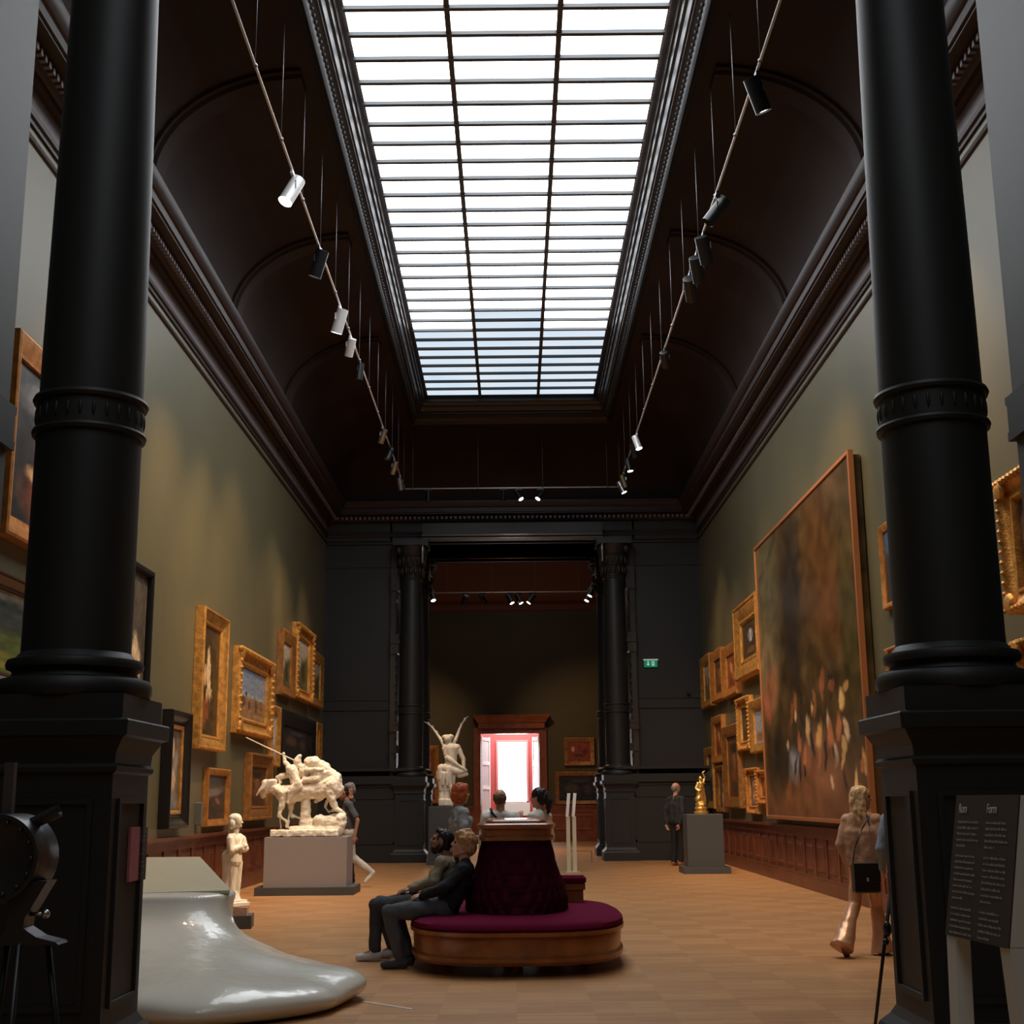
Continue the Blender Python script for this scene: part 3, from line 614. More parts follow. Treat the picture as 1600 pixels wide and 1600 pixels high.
LP = [  # y, side, target, lit, energy, angle, metal, label
 (15.3, -1, (-4.9, 13.6, 3.6), 1, 500, 60, M_alum, 'bright silver spotlight on the left track, nearest the camera'),
 (17.6, -1, (-4.8, 19.0, 2.6), 1, 700, 75, None, 'large black spotlight on the left track below the first silver one'),
 (19.9, -1, (-4.7, 21.5, 2.4), 1, 700, 72, M_alum, 'third spotlight down the left track, silver, lit'),
 (21.3, -1, (-4.6, 24.6, 2.6), 1, 620, 72, M_alum, 'fourth spotlight down the left track, silver with a bright rim'),
 (22.6, -1, (-3.5, 22.9, 1.6), 0, 800, 14, None, 'unlit-looking black spotlight on the left track after the four silver ones'),
 (26.9, -1, (-4.8, 29.0, 3.4), 0, 520, 50, M_steel, 'grey spotlight on the left track, first of the far cluster'),
 (28.4, -1, (-4.8, 26.0, 3.0), 0, 420, 60, None, 'small dark spotlight on the left track in the middle of the far cluster'),
 (29.6, -1, (-4.8, 32.0, 2.8), 1, 420, 50, M_steel, 'lit grey spotlight on the left track near its far end'),
 (31.2, -1, (-1.6, 33.0, 2.4), 0, 900, 14, M_steel, 'last grey spotlight on the left track, at the corner of the rail'),
 (13.1, 1, (4.85, 14.6, 3.6), 1, 560, 75, None, 'bright black spotlight on the right track, nearest the camera'),
 (16.0, 1, (-3.48, 17.0, .95), 0, 3000, 10, None, 'folded black spotlight high on the right track, second from the camera'),
 (17.25, 1, (4.85, 21.5, 2.6), 0, 700, 72, None, 'large black spotlight, topmost of the cluster of three on the right track'),
 (17.95, 1, (4.8, 24.0, 2.4), 0, 700, 50, None, 'large black spotlight, middle of the cluster of three on the right track'),
 (18.7, 1, (4.8, 26.5, 3.2), 0, 560, 50, None, 'black spotlight, lowest of the cluster of three on the right track'),
 (22.1, 1, (4.8, 28.5, 3.0), 0, 500, 48, None, 'single black spotlight half-way down the right track'),
 (27.6, 1, (4.7, 26.0, 1.8), 1, 420, 50, M_alum, 'dazzling silver spotlight near the far end of the right track'),
 (28.3, 1, (4.7, 30.0, 2.6), 1, 380, 50, None, 'small lit spotlight just beyond the dazzling one on the right track'),
 (29.6, 1, (3.88, 28.1, 1.6), 1, 200, 16, None, 'lit downward spotlight on the right track above the last pair'),
 (31.1, 1, (4.8, 33.0, 2.6), 1, 300, 50, M_steel, 'lit grey spotlight on the right track, upper of the last pair'),
 (31.8, 1, (4.8, 31.0, 4.4), 1, 260, 50, M_steel, 'lit grey spotlight on the right track, lower of the last pair')]
for y, s, tg, lit, en, an, m, lab in LP:
    p = (s*XR, y, ZR-.01); spot(p, aim(Vector(p)-Vector((0, 0, .2)), tg), lit, lab, 1.2 if y < 20 else .95, m, en, an, col=WARM)
for x, d, lit, en, lab in ((-2.11, (0, .1, -1), 0, 0, 'dark spotlight at the left end of the far cross track'), (-.22, (0, .2, -1), 0, 0, 'dark upright spotlight left of the lit pair on the far cross track'),
                      (.17, (.55, -.5, -1), 1, 260, 'lit spotlight tilting right on the far cross track'), (.72, (-.6, -.5, -1), 1, 260, 'lit spotlight tilting left on the far cross track')):
    spot((x, YR, ZR-.01), d, lit, lab, .9, None, en, 50, col=WARM)
# far hall track
t = rail('hanging track rail in the far hall beyond the opening', [(-2.9, 39, 8.3), (-2.6, 44, 8.3), (2.5, 44, 8.3), (2.7, 39, 8.3)], [(x, 44, 8.3) for x in (-2.2, -.7, .75, 2.2)], 11, lambda p: 11.3)
for x, y, d, lit, en, lab in ((-2.648, 43.2, (.3, -.5, -1), 1, 500, 'lit spotlight at the left end of the far hall track'), (-.1, 44, (.5, -.4, -1), 1, 200, 'brightest spotlight at the middle of the far hall track'), (.2, 44, (.5, -.3, -1), 1, 200, 'dimmer spotlight right beside the brightest one in the far hall'),
                         (.62, 44, (-.7, -.3, -1), 1, 200, 'left-tilting spotlight on the far hall track'), (2.56, 42.5, (-.5, -.3, -1), 1, 250, 'right-hand lit spotlight of the far hall, upper one'), (2.516, 43.6, (-.5, -.35, -1), 1, 200, 'right-hand lit spotlight of the far hall, lower one'),
                         (-1.6, 44, (-.5, 1.0, -1), 0, 420, 'dark spotlight at left on the far hall track'), (-1.0, 44, (.8, 1.0, -1), 0, 420, 'dark spotlight between the left end and the middle of the far hall track')):
    spot((x, y, 8.29), d, lit, lab, 1.1, None, en, 62 if en == 420 else 90, col=WARM)
# dado running from the far wall to the column pedestals
bm = B()
for s in (-1, 1):
    for e, z0, z1 in ((.04, 0, .25), (0, .25, 1.84), (.03, 1.84, 1.92), (.10, 1.92, 2.0), (.05, 2.0, 2.12), (.08, 2.24, 2.31)):
        a, b_ = sorted((s*(2.62-e), s*4.95)); box(bm, a, b_, 34.1-e, YF+.05, z0, z1)
    for a, b_ in ((3.0, 3.05), (4.75, 4.8)):
        box(bm, *sorted((s*a, s*b_)), 34.08, 34.1, .45, 1.6)
    for z in (.45, 1.55): box(bm, *sorted((s*3.0, s*4.8)), 34.08, 34.1, z, z+.05)
struct('wall_dado', bm, M_dark)

# ================================================================== OBJECTS
def bevel_box(bm, x0, x1, y0, y1, z0, z1, e=.02, mtx=None):
    r = []
    for d, z in ((e, z0), (0, z0+e), (0, z1-e), (e, z1)):
        q = [(x0+d, y0+d, z), (x1-d, y0+d, z), (x1-d, y1-d, z), (x0+d, y1-d, z)]
        r.append([mtx @ Vector(p) for p in q] if mtx is not None else q)
    return loft(bm, r)
# --- round upholstered settee
t = thing('round_settee', 'large burgundy velvet settee with a tufted cone back and polished wooden base, centre of floor', 'settee', (.01, 13.45, 0))
N_ = 72
def lr(*rings): return [sell(0, 0, rx, ry, z, N_, e) for rx, ry, z, e in rings]
bm = B(); loft(bm, lr((.93, 1.42, .10, 3.0), (.98, 1.47, .10, 3.0), (1.0, 1.5, .13, 3.0), (1.0, 1.5, .16, 3.0), (.975, 1.47, .18, 3.0), (.985, 1.48, .30, 3.0), (.98, 1.47, .33, 3.0), (1.01, 1.51, .345, 3.0), (1.01, 1.51, .375, 3.0), (.97, 1.46, .38, 3.0)))
obj('wooden_base', bm, M_woodl, t, autos=35)
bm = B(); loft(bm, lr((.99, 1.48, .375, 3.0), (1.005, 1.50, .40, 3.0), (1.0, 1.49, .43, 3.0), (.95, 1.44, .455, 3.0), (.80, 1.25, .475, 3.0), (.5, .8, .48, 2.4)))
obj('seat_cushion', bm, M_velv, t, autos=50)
bm = B()     # tufted back: buttons pull the velvet in
rings = []
NZ, NA = 40, 160
for i in range(NZ+1):
    f = i/NZ; z = .46+.69*f
    rx = .49-.165*f+.045*math.sin(PI*min(1, f*1.6))*(1-f); ry = .95-.24*f
    rr = []
    for k in range(NA):
        a = 2*PI*k/NA
        row = f*5.0; col = a/(2*PI)*30
        u1 = col+row*.5; u2 = col-row*.5
        tuft = abs(math.sin(PI*u1)*math.sin(PI*u2))**.5
        d = 1+.045*(tuft-.6)
        c, s = math.cos(a), math.sin(a); e = 2.4+2.2*f
        rr.append((rx*d*math.copysign(abs(c)**(2/e), c), ry*d*math.copysign(abs(s)**(2/e), s), z))
    rings.append(rr)
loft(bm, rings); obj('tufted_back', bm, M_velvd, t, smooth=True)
bm = B(); loft(bm, lr((.31, .68, 1.125, 6), (.355, .74, 1.13, 7), (.36, .745, 1.16, 7), (.335, .72, 1.17, 7), (.34, .725, 1.225, 7), (.365, .75, 1.24, 8), (.375, .76, 1.275, 8), (.355, .74, 1.285, 8), (.29, .66, 1.29, 9), (.29, .66, 1.305, 9), (.275, .64, 1.32, 9)))
obj('wooden_cap', bm, M_woodl, t, autos=30)
for k in range(6):
    a = PI/2+PI/3*k; c = (math.cos(a)*.72, math.sin(a)*1.12)
    bm = B(); lathe(bm, [(.03, 0), (.05, .02), (.04, .05), (.06, .08), (.06, .12)], 14, c); obj('foot', bm, M_woodl, t, smooth=True)
bm = B(); loft(bm, [[(x, y, z) for x, y in ((.42, .58), (.68, .58), (.68, .70), (.42, .70))] for z in (.45, .60)]); box(bm, .40, .70, .56, .72, .60, .66); obj('armrest', bm, M_woodl, t)
bm = B(); bevel_box(bm, .40, .71, .55, .73, .655, .74, .025); obj('armrest_pad', bm, M_velv, t)

# --- cream flowing sculpture with a slab top
t = thing('flowing_sculpture', 'glossy cream flowing sculpture with a flared foot and beige slab top, lower left', 'sculpture', (0, 0, 0))
rings = []
for z, cx, cy, rx, ry, e in ((0.0, -2.62, 10.75, 1.28, 1.15, 2.3), (.02, -2.62, 10.72, 1.36, 1.22, 2.3), (.08, -2.62, 10.68, 1.42, 1.25, 2.3), (.15, -2.64, 10.68, 1.42, 1.24, 2.3), (.21, -2.68, 10.70, 1.33, 1.18, 2.3), (.255, -2.74, 10.76, 1.18, 1.07, 2.4), (.29, -2.79, 10.86, 1.02, .95, 2.5), (.33, -2.84, 10.98, .90, .85, 3.0), (.38, -2.9, 11.12, .80, .74, 2.7),
        (.44, -2.96, 11.26, .71, .63, 2.8), (.50, -3.0, 11.38, .665, .54, 3), (.57, -3.02, 11.48, .64, .47, 3), (.65, -3.03, 11.55, .64, .44, 3), (.73, -3.03, 11.6, .65, .42, 3), (.79, -3.03, 11.62, .665, .42, 3.2)):
    rings.append(sell(cx, cy, rx, ry, z, 96, e))
bm = B(); loft(bm, rings)
for v in bm.verts:
    k = max(0, 1-abs(v.co.z-.18)/.35); k2 = noise.noise(Vector((v.co.x*1.6, v.co.y*1.6, v.co.z*2.5+4)))
    n_ = Vector((v.co.x+2.8, v.co.y-11, 0)).normalized()
    if v.co.z > .01: v.co += n_*k2*.22*k; v.co.z += k*.05*noise.noise(Vector((v.co.x*2, v.co.y*2, 9)))
b = obj('flared_body', bm, M_cream, t, smooth=True)
md = b.modifiers.new('s', 'SUBSURF'); md.levels = 1; md.render_levels = 2
bm = B()
v = [(-4.05, 11.2, .77), (-2.37, 11.42, .79), (-2.40, 11.55, .795), (-2.82, 12.25, 1.03), (-4.2, 12.25, 1.03)]
lo = [bm.verts.new((x, y, z-.025)) for x, y, z in v]; hi = [bm.verts.new(p) for p in v]
bm.faces.new(hi); bm.faces.new(lo)
for i in range(5): bm.faces.new((lo[i], lo[(i+1) % 5], hi[(i+1) % 5], hi[i]))
obj('slab_top', bm, M_beige, t)
bm = B(); loft(bm, [[(-4.0, 12.0, .7), (-3.0, 12.0, .7), (-2.95, 12.2, .99), (-4.0, 12.2, .99)][k:k+1][0:1]*1 for k in ()] or [[(-3.9, 11.8, .7), (-2.8, 11.8, .7), (-2.8, 12.0, .7), (-3.9, 12.0, .7)], [(-3.9, 12.0, .93), (-2.9, 12.0, .93), (-2.9, 12.2, .99), (-3.9, 12.2, .99)]]); obj('slab_support', bm, M_cream, t)
# white strip of tape on the floor
bm = B(); m = Matrix.Translation((-.97, 10.52, .0)) @ Matrix.Rotation(math.atan2(-.40, .40), 4, 'Z'); box(bm, -.29, .29, -.012, .012, .001, .004, m)
tag(obj('floor_tape', bm, mat('white_tape', (.75, .73, .7), .5)), 'short strip of white tape on the parquet beside the cream sculpture', 'tape')

# --- sculpture of warrior on horseback
SX, SY, SZ = -3.485, 23.05, .93
pl = thing('plinth', 'wide lilac-grey box plinth with a dark base under the horse sculpture', 'plinth', (SX, SY, 0))
bm = B(); box(bm, -.67, .70, -.42, .42, .13, .93); obj('plinth_body', bm, M_plinth, pl)
bm = B(); box(bm, -.80, .83, -.50, .50, 0, .13); obj('plinth_base', bm, M_pdark, pl)
t = thing('horse_sculpture', 'white marble sculpture of a spear-raising rider on a lunging horse, on the lilac plinth', 'sculpture', (SX, SY, SZ+.012))
def g(zx, zy, y=0): return ((zx-600)/548, y, (1038-zy)/548)
def gc(a, b_, ra, rb, ya=0, yb=None): return ('c', g(*a, ya), g(*b_, ya if yb is None else yb), ra, rb)
hp = [gc((370, 660), (640, 625), .15, .155), gc((640, 625), (800, 590), .16, .185), gc((800, 590), (830, 620), .19, .16),
      gc((340, 640), (250, 600), .13, .085), gc((250, 600), (195, 590), .085, .07), gc((200, 585), (165, 680), .07, .045),
      gc((360, 700), (330, 850), .065, .032, -.08), gc((330, 850), (410, 915), .03, .022, -.08), gc((410, 915), (400, 955), .02, .025, -.08),
      gc((430, 700), (415, 850), .07, .034, .09), gc((415, 850), (530, 885), .032, .024, .09), gc((325, 880), (335, 965), .018, .018, .06), gc((410, 860), (410, 960), .018, .02, .0),
      gc((565, 700), (565, 960), .085, .10), gc((800, 660), (850, 790), .10, .045, -.09), gc((850, 790), (935, 850), .042, .03, -.09), gc((935, 850), (915, 950), .03, .035, -.09),
      gc((780, 660), (740, 780), .035, .025, .12), gc((740, 780), (775, 825), .022, .02, .12), gc((775, 825), (810, 812), .02, .022, .12), gc((700, 690), (650, 730), .06, .03, .1),
      # rocky ground
      gc((560, 950), (880, 900), .10, .13), gc((700, 900), (900, 930), .10, .10, -.1), gc((450, 985), (870, 985), .06, .1, -.12), gc((450, 985), (870, 985), .06, .1, .12),
      ('e', g(900, 880, -.08), (.10, .12, .09)), ('b', (-.60, .53, -.30, .30, .0, .10)),
      # rider: near leg, torso, raised arm, helmeted head
      gc((500, 560), (430, 640), .075, .06, -.15), gc((430, 640), (530, 590), .055, .04, -.17), gc((440, 640), (410, 730), .05, .03, -.16),
      gc((470, 540), (430, 440), .095, .10, -.02), gc((400, 420), (490, 400), .055, .05), gc((400, 400), (360, 370), .045, .036), gc((360, 370), (345, 300), .034, .026),
      ('e', g(345, 293), (.03, .03, .035)), ('e', g(480, 370), (.062, .062, .075)), gc((465, 350), (500, 310), .05, .03), gc((500, 345), (515, 380), .03, .02),
      gc((420, 470), (320, 510), .07, .035, .08), gc((340, 490), (285, 505), .045, .03, .05), gc((320, 550), (300, 510), .035, .03, .05),
      # billowing cloak and second figure slumped over the crupper
      ('e', g(620, 370), (.15, .13, .11)), ('e', g(560, 450), (.11, .13, .14)), gc((600, 400), (740, 430), .12, .10, .02), ('e', g(690, 480), (.17, .16, .12)), gc((700, 400), (840, 520), .09, .10, .0), ('e', g(850, 560), (.09, .13, .13)), gc((580, 440), (720, 440), .04, .035, -.14), gc((560, 530), (680, 520), .05, .06, -.12)]
sculpt('figures', hp, M_marb, t, vox=.011, smooth=3, wr=.018, wf=11)
rb = random.Random(5)
mane = []
for i in range(26):
    q_ = i/25; a0 = (275-95*q_, 540-10*math.sin(q_*3)+25*q_); L1 = 40+45*rb.random(); yy = rb.uniform(-.09, .07)
    a1 = (a0[0]-L1*.55, a0[1]+L1*.8); a2 = (a1[0]-18-30*rb.random(), a1[1]+30+35*rb.random())
    mane += [gc(a0, a1, .04, .032, yy), gc(a1, a2, .032, .010, yy)]
mane += [gc((260, 560), (190, 560), .06, .075, -.02), gc((190, 560), (165, 640), .07, .04, -.02)]
sculpt('mane', mane, M_marb, t, vox=.009, smooth=2)
bm = B(); tube(bm, g(-10, 135), g(500, 375), .010, .012, 8); obj('spear', bm, M_marb, t, smooth=True)

# --- small robed statue
t = thing('stepped_base', 'low dark base carrying a pink marble block, under the small robed statue', 'base', (-3.45, 17.0, 0), .12)
bm = B(); box(bm, -.20, .21, -.24, .22, 0, .155); obj('dark_base', bm, M_pdark, t)
bm = B(); box(bm, -.16, .15, -.18, .17, .155, .25); obj('marble_block', bm, M_marbp, t)
t = thing('robed_statue', 'small white marble statue of a robed girl with folded arms', 'statue', (-3.48, 17.0, .256), .95)
st = [('b', (-.14, .14, -.14, .14, 0, .045)), ('b', (-.12, .12, -.12, .12, .045, .075)), ('c', (0, 0, .08), (.0, 0, .14), .10, .06),
      ('c', (-.035, .02, .12), (-.04, .02, .50), .055, .095), ('c', (.035, 0, .12), (.03, 0, .5), .05, .08), ('c', (-.07, .05, .14), (-.07, .04, .6), .05, .085), ('c', (-.02, 0, .55), (-.01, 0, .78), .105, .085),
      ('c', (-.08, 0, .82), (.07, 0, .82), .055, .05), ('c', (-.11, -.02, .80), (-.12, -.06, .67), .05, .046), ('c', (-.12, -.06, .67), (.06, -.12, .72), .042, .03), ('c', (.09, -.02, .80), (.12, -.05, .68), .048, .045), ('c', (.12, -.05, .68), (.02, -.11, .68), .045, .03),
      ('c', (.02, -.11, .73), (.06, -.1, .80), .028, .02), ('c', (-.01, 0, .86), (0, -.01, .94), .038, .036), ('e', (0, -.01, 1.02), (.068, .075, .088)), ('c', (.03, -.06, 1.01), (.045, -.07, 1.0), .014, .012), ('c', (.02, -.045, .96), (.03, -.05, .96), .024, .02),
      ('e', (-.01, .015, 1.05), (.085, .085, .065)), ('e', (-.075, .0, .985), (.035, .05, .065)), ('e', (.055, .02, 1.06), (.035, .05, .03)), ('c', (-.02, .05, 1.02), (-.03, .07, .90), .045, .03)]
sculpt('figure', st, M_marb, t, vox=.007, smooth=2, wr=.006, wf=22, ws=(1, 1, .25))

# --- winged marble group on a tall grey plinth
AX, AY = -1.66, 33.1
bm = B(); bevel_box(bm, AX-.42, AX+.36, AY-.38, AY+.38, .08, 1.36, .008); box(bm, AX-.47, AX+.41, AY-.43, AY+.43, 0, .10)
tag(obj('tall_plinth', bm, M_pdark), 'tall slate-grey plinth carrying the winged marble figure', 'plinth')
t = thing('winged_statue', 'white marble seated winged figure with raised thin wings', 'statue', (AX, AY, 1.375))
def a(zx, zy, y=0): return ((zx-330)/552, y, (1255-zy)/552)
def ac(p, q, ra, rb_, ya=0, yb=None): return ('c', a(*p, ya), a(*q, ya if yb is None else yb), ra, rb_)
ag = [('b', (-.19, .17, -.18, .18, 0, .16)), ac((310, 1200), (300, 1040), .17, .14), ac((300, 1030), (280, 830), .16, .17), ac((260, 900), (260, 760), .10, .11, -.05), ac((330, 760), (480, 800), .12, .09, -.1),
      ac((360, 800), (385, 1000), .085, .055, -.14), ac((390, 1000), (420, 1150), .05, .03, -.16), ac((420, 790), (420, 960), .075, .05, -.05), ac((420, 1150), (425, 1175), .035, .03, -.2),
      ac((390, 720), (390, 500), .15, .155), ac((310, 500), (470, 480), .09, .09), ac((330, 560), (320, 480), .10, .09), ac((500, 520), (555, 640), .07, .055), ac((555, 640), (560, 740), .055, .05), ac((330, 620), (430, 680), .055, .045, -.15), ac((430, 680), (600, 790), .042, .035, -.15), ac((560, 800), (480, 820), .07, .07, -.1), ac((500, 860), (590, 840), .06, .06, -.08),
      ac((370, 450), (355, 400), .06, .06), ('e', a(345, 365), (.11, .12, .105)), ('e', a(390, 335), (.08, .1, .06)), ('e', a(300, 340), (.07, .08, .055)), ac((260, 780), (240, 980), .05, .04, -.05), ac((340, 830), (350, 980), .04, .03, -.2), ac((300, 830), (290, 980), .04, .03, -.18)]
sculpt('figure', ag, M_marb, t, vox=.014, smooth=3, wr=.015, wf=9, ws=(1, 1, .4))
for pts in (((300, 470), (250, 380), (190, 290), (130, 210), (70, 150), (10, 122)), ((420, 430), (460, 350), (490, 260), (520, 180), (570, 95), (620, 52))):
    w = [ac(p, q, .05-.008*i, .042-.008*i, .05+.05*i, .10+.05*i) for i, (p, q) in enumerate(zip(pts, pts[1:]))]
    w += [('e', a(p[0], p[1], .12+.05*i), (.03, .14-.018*i, .10-.012*i)) for i, p in enumerate(pts[:-1])]
    sculpt('wing', w, M_marb, t, vox=.013, smooth=2)

# --- grey plinth with gilded statuette, right
bm = B(); bevel_box(bm, 3.52, 4.26, 27.9, 28.62, .12, 1.18, .008); box(bm, 3.42, 4.37, 27.8, 28.72, 0, .13)
tag(obj('square_plinth', bm, M_pdark), 'slate-grey square plinth with a gilded statuette on top, by the right wall', 'plinth')
t = thing('gilded_statuette', 'bright gilded statuette of a standing figure on the square grey plinth', 'statuette', (3.86, 28.2, 1.18))
M_gb = mat('polished_gilding', (.85, .55, .18), .28, metal=.8)
bm = B(); lathe(bm, [(.15, 0), (.15, .04), (.12, .06), (.12, .10), (.14, .12), (.10, .15)], 24); obj('base', bm, M_gb, t, autos=30)
gs = [('e', (0, 0, .19), (.12, .11, .08)), ('e', (-.05, -.02, .30), (.07, .07, .07)), ('c', (.04, 0, .18), (.0, 0, .42), .05, .06), ('c', (-.05, 0, .2), (-.03, 0, .42), .045, .055), ('c', (-.02, 0, .42), (.01, 0, .60), .065, .07), ('c', (-.05, 0, .62), (.07, 0, .63), .035, .035),
      ('c', (.07, 0, .63), (.10, 0, .74), .028, .024), ('c', (.10, 0, .74), (.06, 0, .84), .022, .018), ('c', (-.05, 0, .62), (-.10, -.03, .52), .028, .022), ('c', (-.10, -.03, .52), (-.04, -.06, .46), .02, .018), ('e', (.01, 0, .72), (.04, .045, .05)), ('c', (.06, 0, .84), (.11, 0, .88), .015, .01), ('c', (.05, .03, .55), (.1, .05, .25), .04, .03)]
sculpt('figure', gs, M_gb, t, vox=.009, smooth=2, wr=.01, wf=18)

# --- far information stand (two slim pale plates)
t = thing('reading_stand', 'slim pale information stand with two tilted plates near the far opening', 'information stand', (1.16, 29.0, 0))
M_pale = mat('pale_lacquer', (.55, .52, .38), .35)
for k, x in enumerate((-.03, .10)):
    bm = B(); loft(bm, [[(x-.04, -.03, 0), (x+.04, -.03, 0), (x+.04, .03, 0), (x-.04, .03, 0)], [(x-.04, -.03, 1.15), (x+.04, -.03, 1.15), (x+.04, .03, 1.15), (x-.04, .03, 1.15)]]); obj('post', bm, M_pale, t)
    bm = B(); x2 = x+.05; loft(bm, [[(x-.045, -.05, 1.14), (x+.01, -.05, 1.14), (x+.01, .3, 1.14), (x-.045, .3, 1.14)], [(x2-.045, -.05, 1.63), (x2+.01, -.05, 1.63), (x2+.01, .3, 1.63), (x2-.045, .3, 1.63)]]); obj('tilted_plate', bm, mat('white_lacquer', (.8, .8, .76), .4), t)
bm = B(); box(bm, -.1, .2, -.12, .36, 0, .015); obj('foot_plate', bm, M_pale, t)
# --- rope barrier glimpsed on the floor by the right far pedestal
t = thing('low_barrier', 'low thin metal floor barrier beside the right far pedestal', 'barrier', (1.55, 33.2, 0))
bm = B(); tube(bm, (-.25, 0, .28), (.30, .02, .27), .012, n=6); obj('rail', bm, M_steel, t)
for x in (-.25, .30): bm = B(); tube(bm, (x, 0, 0), (x, 0, .28), .012, n=6); obj('leg', bm, M_steel, t)

# --- exit sign
t = thing('exit_sign', 'small green emergency exit sign with a down arrow and doorway, on the far dark wall', 'sign', (3.58, YF-.03, 4.85))
M_grn = mat('green_sign_face', (.008, .10, .055), .4, emis=(.01, .16, .09), es=.5); M_sw = mat('sign_white', (.5, .8, .68), .4, emis=(.35, .75, .6), es=.35)
bm = B(); box(bm, -.17, .17, -.05, .01, 0, .175); obj('sign_face', bm, M_grn, t)
bm = B(); box(bm, -.19, .19, -.07, .01, .18, .205); obj('top_light', bm, mat('grey_lamp_bar', (.35, .36, .35), .4, emis=(.7, .75, .7), es=.25), t)
bm = B(); box(bm, -.085, -.06, -.056, -.05, .06, .16); v = [bm.verts.new(p) for p in ((-.12, -.056, .085), (-.0725, -.056, .035), (-.025, -.056, .085), (-.0725, -.056, .07))]; bm.faces.new(v); obj('arrow', bm, M_sw, t)
bm = B()
for q in ((.02, .095, .035, .045), (.02, .095, .14, .15), (.02, .03, .035, .15), (.085, .095, .035, .15)): box(bm, q[0], q[1], -.056, -.05, q[2], q[3])
sphere(bm, (.06, -.054, .125), .010, 6, 5); box(bm, .050, .068, -.056, -.05, .075, .115); box(bm, .042, .056, -.056, -.05, .045, .08); box(bm, .062, .074, -.056, -.05, .045, .08); obj('doorway_symbol', bm, M_sw, t)
# --- humidity logger on left wall
bm = B(); bevel_box(bm, -XW+.001, -XW+.10, 21.02, 21.14, 1.16, 1.51, .01)
tag(obj('humidity_logger', bm, mat('grey_plastic', (.12, .12, .10), .5)), 'narrow grey sensor box on the left wall beside the small misty picture', 'sensor')
bm = B(); bevel_box(bm, 4.5, 4.56, YF-.10, YF-.001, 4.1, 4.2, .008); sphere(bm, (4.53, YF-.12, 4.14), .04, 8, 6)
tag(obj('wall_camera', bm, M_blkm), 'tiny dark security camera on the far dark wall near the right corner', 'camera')

# --- label plates on the inner face of the left pedestal
bm = B(); box(bm, -2.21, -2.195, 7.80, 7.985, 1.065, 1.367); tag(obj('pink_label', bm, mat('dusty_pink_card', (.36, .10, .12), .6)), 'dusty pink upright label on the left pedestal', 'label')
t = thing('text_label', 'black label with small grey lettering next to the pink label', 'label', (-2.21, 8.10, 1.06))
bm = B(); box(bm, 0, .012, -.09, .06, 0, .30); obj('plate', bm, mat('black_card', (.02, .02, .02), .5), t)
M_txt = mat('grey_lettering', (.30, .30, .29), .6)
def scribble(bm, mtx, x0, x1, z, h, rnd):       # a line of small print, word by word
    x = x0
    while x < x1:
        w_ = min(rnd.uniform(.6, 2.6)*h*1.6, x1-x); q = x
        while q < x+w_-h*.2:
            hh = h*rnd.choice((.7, .7, 1, .75)); box(bm, q, q+h*.16, -.0012, 0, z, z+hh, mtx)
            box(bm, q, q+h*.42, -.0012, 0, z+(hh-h*.16)*rnd.random(), z+(hh-h*.16)*rnd.random()+h*.16, mtx); q += h*.58
        x += w_+h*.5
rb = random.Random(2)
bm = B(); m = Matrix.Translation((.0125, -.08, .27)) @ Matrix.Rotation(PI/2, 4, 'Z')
for i, z in enumerate((0, -.022, -.045, -.10, -.125, -.17, -.195, -.235)): scribble(bm, m, .0, .06+.05*rb.random(), z, .013 if i not in (0, 3) else .018, rb)
obj('lettering', bm, M_txt, t)

# --- big information stand, foreground right
t = thing('information_stand', 'tall folded grey information stand with a black two-column text panel, foreground right', 'information stand', (1.99, 6.0, 0))
M_fold = mat('pale_grey_powder_coat', (.52, .53, .49), .5)
dx, dy = .069, -.60; ang = math.atan2(dy, dx)
S = Matrix.Rotation(ang, 4, 'Z')      # local x runs from the far edge to the near edge; local +y = away from room centre
lean = .105
def sp(x, y, z): return S @ Vector((x, y, z))
bm = B(); L_ = .302
def plate(bm, x0, x1, y0, y1, z0, z1, t0=0, t1=0, th=.07):
    loft(bm, [[sp(x0, y0+t0, z0), sp(x1, y0+t0, z0), sp(x1, y0+t0+th, z0), sp(x0, y0+t0+th, z0)], [sp(x0, y0+t1, z1), sp(x1, y0+t1, z1), sp(x1, y0+t1+th, z1), sp(x0, y0+t1+th, z1)]])
plate(bm, -L_, L_, 0, 0, .885, 1.50, 0, lean, .07); obj('panel_core', bm, M_fold, t)
bm = B(); plate(bm, -L_, L_, -.006, 0, .885, 1.502, 0, lean, .006); obj('text_panel', bm, mat('black_text_panel', (.018, .018, .018), .5), t)
for x, q in ((-L_, -L_+.09), (L_-.09, L_)):
    bm = B(); plate(bm, x, q, 0, 0, .0, .89, -.03 if x < 0 else .05, 0, .07); obj('leg', bm, M_fold, t)
bm = B(); box(bm, -L_, L_, -.10, .25, 0, .012, S); obj('foot_plate', bm, M_fold, t)
sl = math.atan2(lean, .615)
pm_ = S @ Matrix.Translation((0, -.0075, .885)) @ Matrix.Rotation(-sl, 4, 'X')
bm = B()
for cx in (-.26, .02):
    z = .50
    for i, k in enumerate((5, 8, 6 if cx < 0 else 5)):
        for j in range(k):
            scribble(bm, pm_, cx, cx+(.20 if j < k-1 else .09)+rb.uniform(-.02, .02), z, .0115 if i else .013, rb); z -= .0265
        z -= .018
obj('small_print', bm, M_txt, t)
